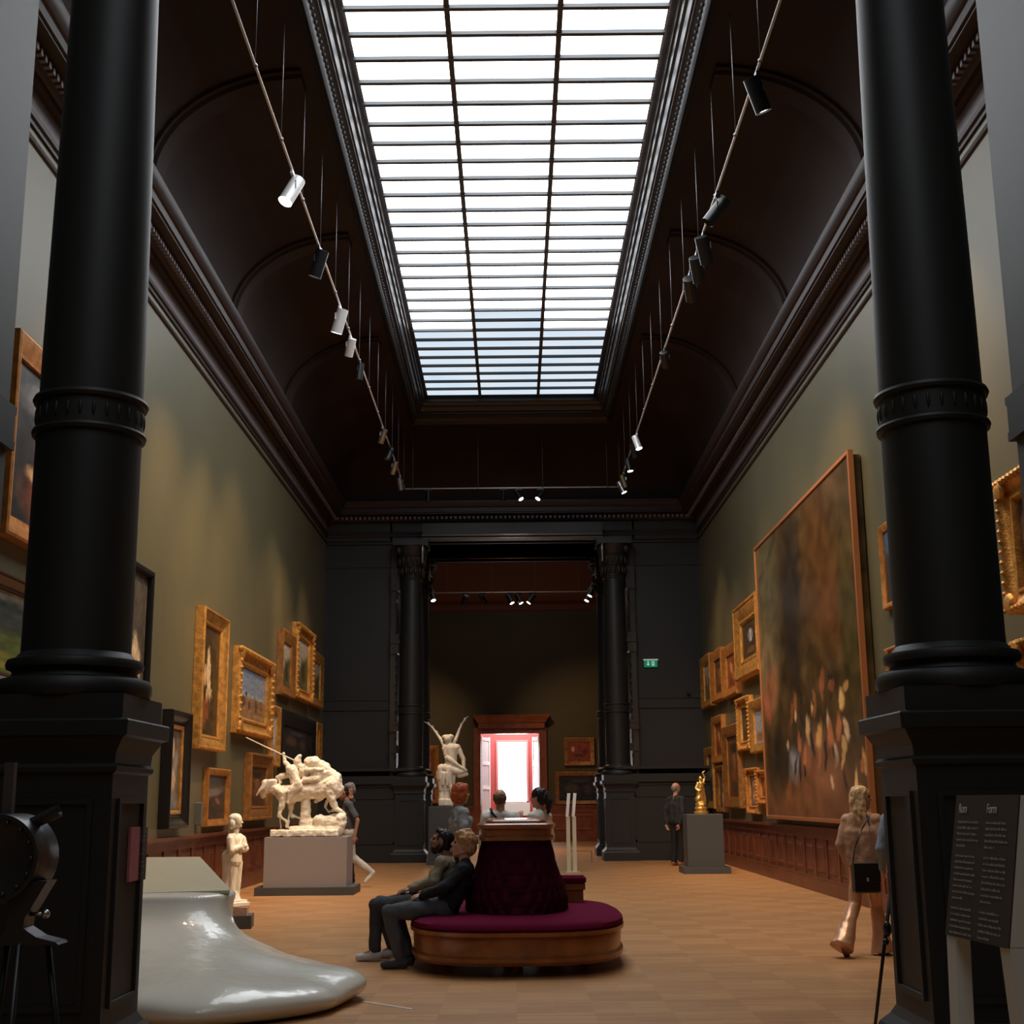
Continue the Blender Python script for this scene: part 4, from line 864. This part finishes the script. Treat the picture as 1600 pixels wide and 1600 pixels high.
for s_, x in (('Rom', -.26), ('Form', .02)):
    cu = bpy.data.curves.new('heading', 'FONT'); cu.body = s_; cu.size = .047; cu.extrude = .0008; cu.space_character = .9
    tmp = bpy.data.objects.new('tmp', cu); SC.collection.objects.link(tmp); SC.view_layers[0].update()
    me = bpy.data.meshes.new_from_object(tmp.evaluated_get(SC.view_layers[0].depsgraph)); bpy.data.objects.remove(tmp)
    o = bpy.data.objects.new('heading', me); C.objects.link(o); me.materials.clear(); me.materials.append(mat('pale_lettering', (.5, .5, .48), .6)); o.parent = t
    o.matrix_local = pm_ @ Matrix.Translation((x, -.0015, .547)) @ Matrix.Rotation(PI/2, 4, 'X') @ Matrix.Diagonal((1.0, 1.25, 1, 1))

# --- cast metal drum on stand, left edge
t = thing('metal_drum', 'dark cast-metal drum with bolted face and nozzle on a stand, at the left edge', 'machine', (-2.075, 5.55, 0))
pr = []
cx, cz, R_ = -.0, 1.29, .165
out = []
for i in range(40):
    q = 2*PI*i/40-PI/2; x, z = math.cos(q)*R_, math.sin(q)*R_*1.06
    out.append((cx+x, cz+z))
def oy(y, k, kx=0): return [(cx+(x-cx)*k+kx, y, cz+(z-cz)*k) for x, z in out]
bm = B(); loft(bm, [oy(-.06, .94), oy(-.065, .99), oy(-.05, 1.0), oy(.12, 1.0, .02), oy(.13, .97, .02)]); obj('drum', bm, M_metal, t, autos=40)
bm = B(); loft(bm, [oy(-.066, 1.0), oy(-.075, .99), oy(-.075, .90), oy(-.066, .89)], cap=False)
for i in range(14): q = 2*PI*i/14; sphere(bm, (cx+math.cos(q)*R_*.82, -.068, cz+math.sin(q)*R_*.86), .009, 8, 6)
obj('bolted_rim', bm, M_metal, t, autos=40)
bm = B(); tube(bm, (.09, .03, 1.42), (.205, .03, 1.475), .024, .026, 20, False); tube(bm, (.205, .03, 1.475), (.19, .03, 1.468), .026, .019, 20, False); tube(bm, (.09, .03, 1.42), (.15, .03, 1.449), .02, .02, 20); obj('nozzle', bm, M_metal, t, autos=40)
bm = B(); loft(bm, [[(x-w_, y-.05, z), (x+w_, y-.05, z), (x+w_, y+.07, z), (x-w_, y+.07, z)] for x, w_, z, y in ((.10, .10, 1.20, 0), (.10, .055, 1.12, 0), (.085, .035, 1.06, 0), (.08, .035, 1.02, 0), (.10, .07, .985, 0), (.12, .13, .965, 0), (.12, .14, .955, 0))]); obj('bracket', bm, M_metal, t, autos=30)
bm = B(); box(bm, -.02, .02, -.005, .03, 1.45, 1.67); obj('strap', bm, mat('dim_brown_leather', (.05, .04, .035), .6), t)
bm = B(); sphere(bm, (.185, .0, 1.07), .018, 10, 8); tube(bm, (.12, 0, 1.07), (.185, 0, 1.07), .008); obj('wing_nut', bm, M_steel, t, smooth=True)
for x, y in ((.10, -.04), (.02, .06), (.18, .06)): bm = B(); tube(bm, (x, y, .96), (x+(x-.1)*1.5, y*3, 0), .014, n=8); obj('leg', bm, M_blkm, t, smooth=True)
bm = B(); tube(bm, (.02, -.05, .95), (.035, -.06, .0), .004, n=6); obj('cable', bm, M_steel, t)

# --- black tripod foot peeping out beside the right pedestal
t = thing('black_tripod', 'thin black tripod leg and knob peeping out beside the right pedestal', 'tripod', (2.47, 9.0, 0))
for q in ((-.19, 0), (.12, .15), (.12, -.15)):
    bm = B(); tube(bm, (0, 0, 1.0), (q[0], q[1], 0), .013, .011, 8); obj('leg', bm, M_blkm, t, smooth=True)
bm = B(); tube(bm, (0, 0, .95), (0, 0, 1.12), .02); obj('centre_post', bm, M_blkm, t)
bm = B(); sphere(bm, (-.075, -.01, .58), .022, 8, 6); sphere(bm, (-.06, -.01, .66), .028, 8, 6, (1, 1, 1.8)); obj('clamp_knob', bm, M_blkm, t, smooth=True)

# ================================================================== PEOPLE
def head_prims(c, f, u, k=1.0):
    M = basis(f, u); s3 = M.to_3x3()
    def q(x, y, z): return Vector(c)+s3 @ (Vector((x, y, z))*k)
    def e(x, y, z, rx, ry, rz): return ('e', q(x, y, z), (rx*k, ry*k, rz*k), M)
    return [e(-.01, 0, .03, .095, .076, .090), e(.02, 0, -.02, .072, .064, .095), ('c', q(.035, 0, -.085), q(.055, 0, -.095), .034*k, .026*k), ('c', q(-.01, .045, -.05), q(.04, .018, -.085), .028*k, .024*k), ('c', q(-.01, -.045, -.05), q(.04, -.018, -.085), .028*k, .024*k),
            ('c', q(.083, 0, .025), q(.103, 0, -.012), .011*k, .014*k), ('c', q(.095, .010, -.018), q(.095, -.010, -.018), .010*k, .010*k), ('c', q(.080, .016, -.050), q(.080, -.016, -.050), .010*k), ('c', q(.077, .013, -.062), q(.077, -.013, -.062), .010*k),
            ('c', q(.078, .036, .035), q(.082, .012, .037), .012*k), ('c', q(.078, -.036, .035), q(.082, -.012, .037), .012*k), e(.056, .040, -.012, .024, .02, .02), e(.056, -.040, -.012, .024, .02, .02),
            e(-.01, .077, .0, .018, .010, .032), e(-.01, -.077, .0, .018, .010, .032)], q, M
def hand_prims(wr, d, pn, k=1.0, curl=.6, side=1):
    """wrist, direction, palm normal: palm, four unequal curled fingers, thumb off the side"""
    d = Vector(d).normalized(); pn = Vector(pn); pn = (pn-d*pn.dot(d)).normalized(); s = d.cross(pn)*side
    wr = Vector(wr); out = []
    for t_ in (-.028, -.010, .010, .028): out.append(('c', wr+s*t_*.55*k, wr+(d*.085+s*t_)*k, .015*k, .012*k))
    for t_, L in zip((-.031, -.0105, .0105, .030), (.060, .074, .078, .068)):
        p0 = wr+(d*.088+s*t_)*k; d1 = (d*math.cos(curl*.5)+pn*math.sin(curl*.5)); d2 = d*math.cos(curl*1.3)+pn*math.sin(curl*1.3); d3 = d*math.cos(curl*2)+pn*math.sin(curl*2)
        p1 = p0+d1*L*.42*k; p2 = p1+d2*L*.33*k; p3 = p2+d3*L*.25*k
        out += [('c', p0, p1, .0098*k, .0090*k), ('c', p1, p2, .0090*k, .0084*k), ('c', p2, p3, .0084*k, .0075*k)]
    p0 = wr+(d*.025+s*.022)*k; p1 = p0+(d*.6+s*.75+pn*.25).normalized()*.045*k; p2 = p1+(d*.85+s*.3+pn*.35).normalized()*.035*k
    out += [('c', p0, p1, .014*k, .0105*k), ('c', p1, p2, .0105*k, .0085*k)]
    return out
STAND = dict(pel=(0, 0, .95), che=(.01, 0, 1.27), nec=(-.01, 0, 1.46), hea=(.02, 0, 1.63), lsh=(0, .175, 1.40), lel=(-.02, .23, 1.13), lwr=(.05, .23, .89), rsh=(0, -.175, 1.40), rel=(-.02, -.23, 1.13), rwr=(.05, -.23, .89),
             lhi=(0, .09, .92), lkn=(.02, .10, .50), lan=(-.01, .10, .09), rhi=(0, -.09, .92), rkn=(.02, -.10, .50), ran=(-.01, -.10, .09), lfo=(1, .1, 0), rfo=(1, -.1, 0), fd=(1, 0, 0), up=(0, 0, 1))
def person(label, loc, rz, J, skin, top, pants, shoe, hair, sleeve='long', hairstyle='short', H=1.0, vox=.011, vc=.014, topext=0, pr=(.105, .075, .062), wr=.012, beard=None, flare=None, toph=0, extra=None):
    P_ = dict(STAND); P_.update(J); P_ = {k: Vector(v) for k, v in P_.items()}
    for k in P_:
        if k not in ('lfo', 'rfo', 'fd', 'up'): P_[k] = P_[k]*H
    t = thing('person', label, 'person', loc, rz)
    pel, che, nec, hea = P_['pel'], P_['che'], P_['nec'], P_['hea']
    hp_, q, HM = head_prims(hea, P_['fd'], P_['up'], H)
    side = (P_['lsh']-P_['rsh']).normalized()
    tor = [('c', pel+side*.07, che+side*.075, .105*H, .115*H), ('c', pel-side*.07, che-side*.075, .105*H, .115*H), ('c', che+side*.08, nec+side*.06-Vector((0, 0, .05)), .105*H, .07*H), ('c', che-side*.08, nec-side*.06-Vector((0, 0, .05)), .105*H, .07*H), ('c', P_['lsh'], P_['rsh'], .058*H, .058*H)]
    neck = [('c', nec-(hea-nec)*.25, hea-(hea-nec)*.25, .056*H, .050*H)]
    arms = lambda e: [('c', P_[a_+'sh'], P_[a_+'el'], .046*H+e, .038*H+e) for a_ in 'lr']
    fore = lambda e: [('c', P_[a_+'el'], P_[a_+'wr'], .037*H+e, .024*H+e) for a_ in 'lr']
    legs = lambda e: [('c', P_[a_+'hi'], P_[a_+'kn'], .080*H+e, .052*H+e) for a_ in 'lr']+[('c', P_[a_+'kn'], P_[a_+'an'], .050*H+e, .034*H+e) for a_ in 'lr']
    hands = []
    for a_, sd in (('l', 1), ('r', -1)):
        d = P_.get(a_+'hd', (P_[a_+'wr']-P_[a_+'el'])); pn = P_.get(a_+'pn', -side*sd if abs(d.normalized().z) > .5 else Vector((0, 0, -1)))
        hands += hand_prims(P_[a_+'wr'], d, pn, H, .55, 1 if sd > 0 else -1)
    feet = []
    for a_ in 'lr':
        f = P_[a_+'fo'].normalized(); an = P_[a_+'an']; feet.append((an, f))
    body = hp_+neck+tor+arms(0)+fore(0)+legs(0)+hands+[('c', an, an+f*.12*H-Vector((0, 0, .045)), .035*H, .03*H) for an, f in feet]
    sculpt('body', body, skin, t, vox=vox*.75, smooth=2)
    e = .016
    sh = [(p[0], p[1], p[2], p[3]+e, p[4]+e) for p in tor]+arms(e+.004)+[('c', pel+side*.07-Vector((0, 0, toph)), pel-side*.07-Vector((0, 0, toph)), .118*H, .118*H)]
    if sleeve == 'long': sh += fore(e)
    elif sleeve == 'short': pass
    if sleeve != 'none' and topext: sh += [('c', nec-side*.05, nec+side*.05, .06*H, .06*H)]
    if sleeve == 'short': sh = [x_ for x_ in sh if x_ not in arms(e+.004)]+[('c', P_[a_+'sh'], P_[a_+'sh'].lerp(P_[a_+'el'], .72), .068*H, .062*H) for a_ in 'lr']
    sculpt('top', sh, top, t, vox=vc, smooth=3, wr=wr, wf=9)
    pa = [('c', P_['lhi'], P_['rhi'], pr[0]*H+.012, pr[0]*H+.012), ('c', P_['lhi']*.5+P_['rhi']*.5, pel, .115*H, .115*H)]
    for a_ in 'lr':
        pa += [('c', P_[a_+'hi'], P_[a_+'kn'], (pr[0]-.004)*H, pr[1]*H)]
        an = P_[a_+'an']; kn = P_[a_+'kn']
        if flare: pa += [('k', kn, an+(kn-an)*.45, pr[1]*H, flare[0]*H), ('k', an+(kn-an)*.46, an-(kn-an)*.16, flare[0]*H, flare[1]*H), ('c', kn, an+(kn-an)*.5, pr[1]*H, flare[0]*.9*H)]
        else: pa += [('c', kn, an+(kn-an)*.06, pr[1]*H, pr[2]*H)]
    sculpt('trousers', pa, pants, t, vox=vc, smooth=3, wr=wr*1.2, wf=8, ws=(1, 1, .6))
    for an, f in feet:
        o_ = Vector((0, 0, -.045)); sdv = Vector((0, 0, 1)).cross(f).normalized()
        b0 = an+o_*H-f*.035*H; b1 = an+o_*1.12*H+f*.155*H
        sculpt('shoe', [('c', b0+Vector((0, 0, .012)), an+o_*H+f*.06*H, .043*H, .046*H), ('c', an+o_*H+f*.06*H, b1, .046*H, .032*H), ('c', an-f*.01, an+f*.02-Vector((0, 0, .02)), .046*H, .046*H), ('c', b0-Vector((0, 0, .022)), b1-Vector((0, 0, .008)), .03*H, .030*H)], shoe, t, vox=vox*.8, smooth=2)
    # hair
    k = H; s3 = HM.to_3x3()
    def E(x, y, z, rx, ry, rz): return ('e', q(x, y, z), (rx*k, ry*k, rz*k), HM)
    if hairstyle == 'short': hs = [E(-.024, 0, .046, .098, .086, .088), E(-.045, 0, .0, .072, .080, .085), E(.03, 0, .095, .055, .06, .035)]
    elif hairstyle == 'balding': hs = [E(-.045, 0, .0, .070, .082, .075), E(-.03, .055, .015, .06, .03, .05), E(-.03, -.055, .015, .06, .03, .05)]
    elif hairstyle == 'bob': hs = [E(-.02, 0, .046, .108, .096, .094), E(-.05, 0, -.03, .085, .092, .105), E(.0, .065, -.03, .055, .032, .095), E(.0, -.065, -.03, .055, .032, .095), E(.045, 0, .09, .05, .065, .035)]
    elif hairstyle == 'pony': hs = [E(-.02, 0, .05, .105, .092, .090), E(-.05, 0, .0, .085, .09, .085), ('c', q(-.10, 0, .04), q(-.15, 0, -.04), .05*k, .05*k), ('c', q(-.15, 0, -.04), q(-.14, 0, -.17), .05*k, .025*k)]
    elif hairstyle == 'swept': hs = [E(-.02, 0, .055, .108, .092, .095), E(-.06, 0, .0, .075, .088, .085), ('c', q(.06, .02, .09), q(-.02, 0, .125), .04*k, .045*k), ('c', q(.065, -.03, .085), q(.0, -.03, .115), .032*k, .04*k), ('c', q(.02, .07, .06), q(-.05, .06, .07), .03*k, .035*k)]
    elif hairstyle == 'long':
        hs = [E(-.02, 0, .046, .110, .098, .096), E(-.055, 0, -.03, .085, .095, .12)]
        rr = random.Random(1)
        for i in range(22):
            aa = math.radians(-105+210*i/21+180); x_, y_ = math.cos(aa)*.085-.01, math.sin(aa)*.092
            hs.append(('c', q(x_*.8, y_*.8, .04), q(x_*1.15, y_*1.1, -.12), .026*k, .026*k)); hs.append(('c', q(x_*1.15, y_*1.1, -.12), q(x_*1.2-.02+rr.uniform(-.02, .02), y_*1.15+rr.uniform(-.03, .03), -.30-rr.random()*.10), .026*k, .010*k))
    sculpt('hair', hs, hair, t, vox=.007 if vox < .012 else .01, smooth=1, wr=.010, wf=34, ws=(1, 1, .4))
    if beard: sculpt('beard', [E(.045, 0, -.085, .045, .052, .045), E(.0, .05, -.06, .045, .028, .05), E(.0, -.05, -.06, .045, .028, .05), ('c', q(.09, .02, -.042), q(.09, -.02, -.042), .010*k)], beard, t, vox=.007, smooth=2, wr=.006, wf=40)
    bm = B()
    for s_ in (1, -1): sphere(bm, q(.078, s_*.030, .012), .0115*k, 10, 8)
    obj('eyes', bm, mat('dark_eyes', (.03, .02, .018), .15), t, smooth=True)
    return t, P_, q
def cl(name, c, r=.8, **k): return mat(name, c, r, spec=.25, **k)
H_bl = cl('strawberry_blond_hair', (.45, .24, .10), .5, var=.3, vscale=30); H_dk = cl('dark_hair', (.018, .013, .012), .45); H_gr = cl('grey_hair', (.20, .19, .18), .6, var=.3, vscale=30); H_rd = cl('red_hair', (.38, .085, .025), .5, var=.2, vscale=25); H_bn = cl('brown_hair', (.12, .07, .045), .5, var=.2, vscale=25)
H_lb = cl('long_blond_hair', (.62, .42, .22), .45, var=.4, vscale=22)
SEAT = dict(pel=(-.02, 0, .56), che=(-.10, 0, .80), nec=(-.17, 0, .98), hea=(-.15, 0, 1.15), lsh=(-.15, .17, .93), rsh=(-.15, -.17, .93), lhi=(.0, .09, .55), rhi=(.0, -.09, .55), lkn=(.44, .12, .55), rkn=(.47, -.10, .53), lan=(.42, .12, .09), ran=(.40, -.10, .09),
            lel=(-.02, .24, .72), lwr=(.20, .10, .64), rel=(-.04, -.24, .72), rwr=(.20, -.07, .65), fd=(1, 0, .25), up=(-.25, 0, 1), lfo=(1, .15, 0), rfo=(1, -.1, 0), lhd=(.8, -.5, -.15), rhd=(.8, .5, -.2), lpn=(0, 0, -1), rpn=(0, 0, -1))
s1 = dict(SEAT); s1.update(lkn=(.50, .11, .50), rkn=(.47, -.10, .49), lan=(.40, .10, .09), ran=(.36, -.16, .09), pel=(-.02, 0, .54), lhi=(0, .09, .53), rhi=(0, -.09, .53), che=(-.12, 0, .75), nec=(-.19, 0, .92), hea=(-.17, 0, 1.085), lsh=(-.17, .17, .87), rsh=(-.17, -.17, .87))
# local +x faces the left of the room
person('seated person with swept blond hair in a black hoodie, dark trousers and dark grey shoes', (-.66, 12.85, 0), PI, s1, M_skin, cl('black_hoodie_fabric', (.014, .014, .016), bump=.3, bscale=30), cl('charcoal_trousers', (.075, .078, .085), bump=.3, bscale=25), cl('dark_grey_trainers', (.06, .065, .07), .6), H_bl, hairstyle='swept', vox=.009, vc=.011, topext=1)
s2 = dict(SEAT); s2.update(lkn=(.62, .14, .51), rkn=(.59, -.10, .51), lan=(.62, .16, .09), ran=(.46, -.08, .09), pel=(.0, 0, .55), che=(-.01, 0, .77), nec=(-.07, 0, .94), hea=(-.01, 0, 1.10), lsh=(-.02, .17, .90), rsh=(-.02, -.17, .90), lwr=(.26, .10, .66), rwr=(.30, -.07, .66), lel=(.05, .24, .74), rel=(.08, -.24, .74))
person('seated bearded person in a tan pullover and white trainers, behind the blond one', (-.74, 13.52, 0), PI, s2, M_skind, cl('tan_knit', (.24, .19, .12), bump=.4, bscale=30), cl('dark_jeans', (.045, .045, .05), bump=.3, bscale=25), cl('white_trainers', (.55, .55, .55), .5), H_dk, beard=H_dk, vox=.010, vc=.012)
# walking woman at right, seen from behind
M_satin = mat('copper_satin', (.62, .34, .19), .30, metal=.25, var=.15, vscale=6, bump=.5, bscale=9)
wj = dict(pel=(0, 0, .95), che=(.0, 0, 1.25), lhi=(0, .08, .92), rhi=(0, -.08, .92), lkn=(-.06, .11, .52), lan=(-.34, .15, .16), rkn=(.10, -.07, .50), ran=(.10, -.10, .09), lsh=(0, .155, 1.39), rsh=(0, -.155, 1.39), lel=(-.06, .23, 1.14), lwr=(.02, .20, .95), rel=(-.04, -.23, 1.14), rwr=(.12, -.22, .96), hea=(.02, -.01, 1.62), fd=(.35, -.92, .05), lfo=(.8, .1, -.7))
t, P_, q = person('person with long wavy blond hair, beige top and copper satin flared trousers, seen from behind', (3.42, 13.45, 0), math.radians(55), wj, M_skin, cl('beige_top_fabric', (.46, .27, .17), .6, bump=.2, bscale=20), M_satin, cl('tan_boots', (.25, .11, .06), .5), H_lb, sleeve='long', hairstyle='long', H=.915, vox=.010, vc=.010, flare=(.078, .125), pr=(.098, .068, .07), wr=.007)
t = thing('handbag', 'square black handbag hanging at the hip of the blond walking person', 'handbag', (3.36, 13.19, .60), math.radians(5))
bm = B(); bevel_box(bm, -.125, .125, -.045, .045, 0, .275, .015); obj('bag_body', bm, mat('black_leather', (.008, .008, .009), .4), t)
bm = B(); bevel_box(bm, -.128, .128, -.055, -.044, .10, .278, .004); obj('flap', bm, MATS['black_leather'], t)
bm = B(); sphere(bm, (0, -.058, .125), .014, 8, 6, (1, .4, 1.3)); obj('clasp', bm, M_steel, t, smooth=True)
bm = B()
pts = [(-.12, 0, .27), (-.10, -.035, .42), (-.03, -.04, .58), (.06, -.03, .71), (.075, .08, .73), (.12, .13, .60)]
for p, r_ in zip(pts, pts[1:]): tube(bm, p, r_, .006, n=6)
obj('strap', bm, MATS['black_leather'], t, smooth=True)
# half-hidden person behind the right pedestal
bj = dict(rel=(-.06, -.26, 1.12), rwr=(-.02, -.24, .86))
person('person in a pale blue denim jacket almost hidden behind the right pedestal', (3.60, 12.55, 0), math.radians(80), dict(lel=(-.06, .27, 1.12), lwr=(.12, .25, .93)), M_skin, cl('pale_blue_denim', (.20, .24, .30), bump=.3), cl('dark_cloth', (.03, .03, .035)), cl('black_shoes', (.02, .02, .02), .5), H_bn, hairstyle='bob', H=.92, vox=.014, vc=.016)
# walking man in grey tee behind the horse plinth
gj = dict(pel=(0, 0, .93), lkn=(-.03, .10, .52), lan=(-.38, .12, .25), rkn=(.18, -.09, .50), ran=(.16, -.10, .09), lel=(-.10, .27, 1.13), lwr=(-.05, .30, .88), rel=(.02, -.24, 1.12), fd=(1, .1, -.35), up=(.35, 0, 1), hea=(.13, 0, 1.60), nec=(.05, 0, 1.45), che=(.03, 0, 1.25), lfo=(.75, .05, -.8))
person('walking person in a grey t-shirt and white trousers, bending behind the horse sculpture', (-3.0, 24.7, 0), math.radians(196), dict(gj, lsh=(.04, .185, 1.40), rsh=(.04, -.185, 1.40)), M_skind, cl('grey_tshirt_fabric', (.075, .08, .085)), cl('off_white_trousers', (.50, .48, .43), bump=.3), cl('white_shoes', (.6, .6, .57), .5), H_dk, sleeve='short', vox=.014, vc=.015, H=1.03)
person('grey-haired person in dark clothes standing behind the one in the grey t-shirt', (-3.12, 25.8, 0), math.radians(200), dict(fd=(1, .2, -.3)), M_skin, cl('black_shirt_fabric', (.012, .012, .013)), cl('black_cloth', (.015, .015, .016)), MATS['black_shoes'], H_gr, vox=.014, vc=.016, H=1.05)
# red-haired person
person('person with red bobbed hair in a light grey shirt, in front of the winged statue', (-.67, 16.5, 0), math.radians(18), dict(lel=(.02, .26, 1.14), lwr=(.24, .10, 1.06), rel=(-.02, -.25, 1.13), rwr=(.22, -.12, 1.06), fd=(1, 0, 0), lhd=(.5, -.8, 0), rhd=(.5, .8, 0)), M_skin, cl('light_grey_shirt_fabric', (.24, .26, .27), bump=.2), cl('black_cloth', (.015, .015, .016)), MATS['black_shoes'], H_rd, hairstyle='bob', H=.97, vox=.012, vc=.014, wr=.02)
# the pair beyond the settee
t, P_, q = person('balding person in a white shirt with a dark strap, seen from behind beyond the settee', (-.17, 15.9, 0), math.radians(92), dict(fd=(1, -.1, -.1)), M_skin, cl('white_shirt_fabric', (.60, .58, .54), bump=.15), cl('black_cloth', (.015, .015, .016)), MATS['black_shoes'], H_bn, hairstyle='balding', H=.93, vox=.011, vc=.013, topext=0)
bm = B()
pts = [(-.02, .11, 1.40), (-.12, .10, 1.36), (-.152, .0, 1.24), (-.15, -.10, 1.12), (-.12, -.17, 1.0)]
for p, r_ in zip(pts, pts[1:]): tube(bm, p, r_, .016, n=6)
obj('shoulder_strap', bm, MATS['black_cloth'], t)
person('person with dark ponytail in a cream top, right of the balding one beyond the settee', (.295, 16.1, 0), math.radians(150), dict(lel=(.06, .24, 1.16), lwr=(.22, .12, 1.34), fd=(1, .1, 0), lhd=(.1, -.2, 1)), M_skin, cl('cream_top_fabric', (.58, .54, .46), bump=.15), cl('black_cloth', (.015, .015, .016)), MATS['black_shoes'], H_dk, hairstyle='pony', H=.93, vox=.011, vc=.013)
# man in black by the right wall
person('bald person in a dark jacket and black trousers standing by the right plinth', (3.70, 31.2, 0), math.radians(40), dict(lel=(-.08, .26, 1.12), lwr=(-.10, .20, .88), rel=(-.08, -.26, 1.12), rwr=(-.12, -.20, .88), fd=(1, -.2, 0)), M_skin, cl('dark_slate_jacket', (.028, .030, .033)), cl('black_cloth', (.015, .015, .016)), cl('tan_boots', (.25, .11, .06), .5), H_gr, hairstyle='balding', H=1.06, vox=.014, vc=.016, pr=(.10, .075, .065))

bpy.data.scenes.remove(SC)
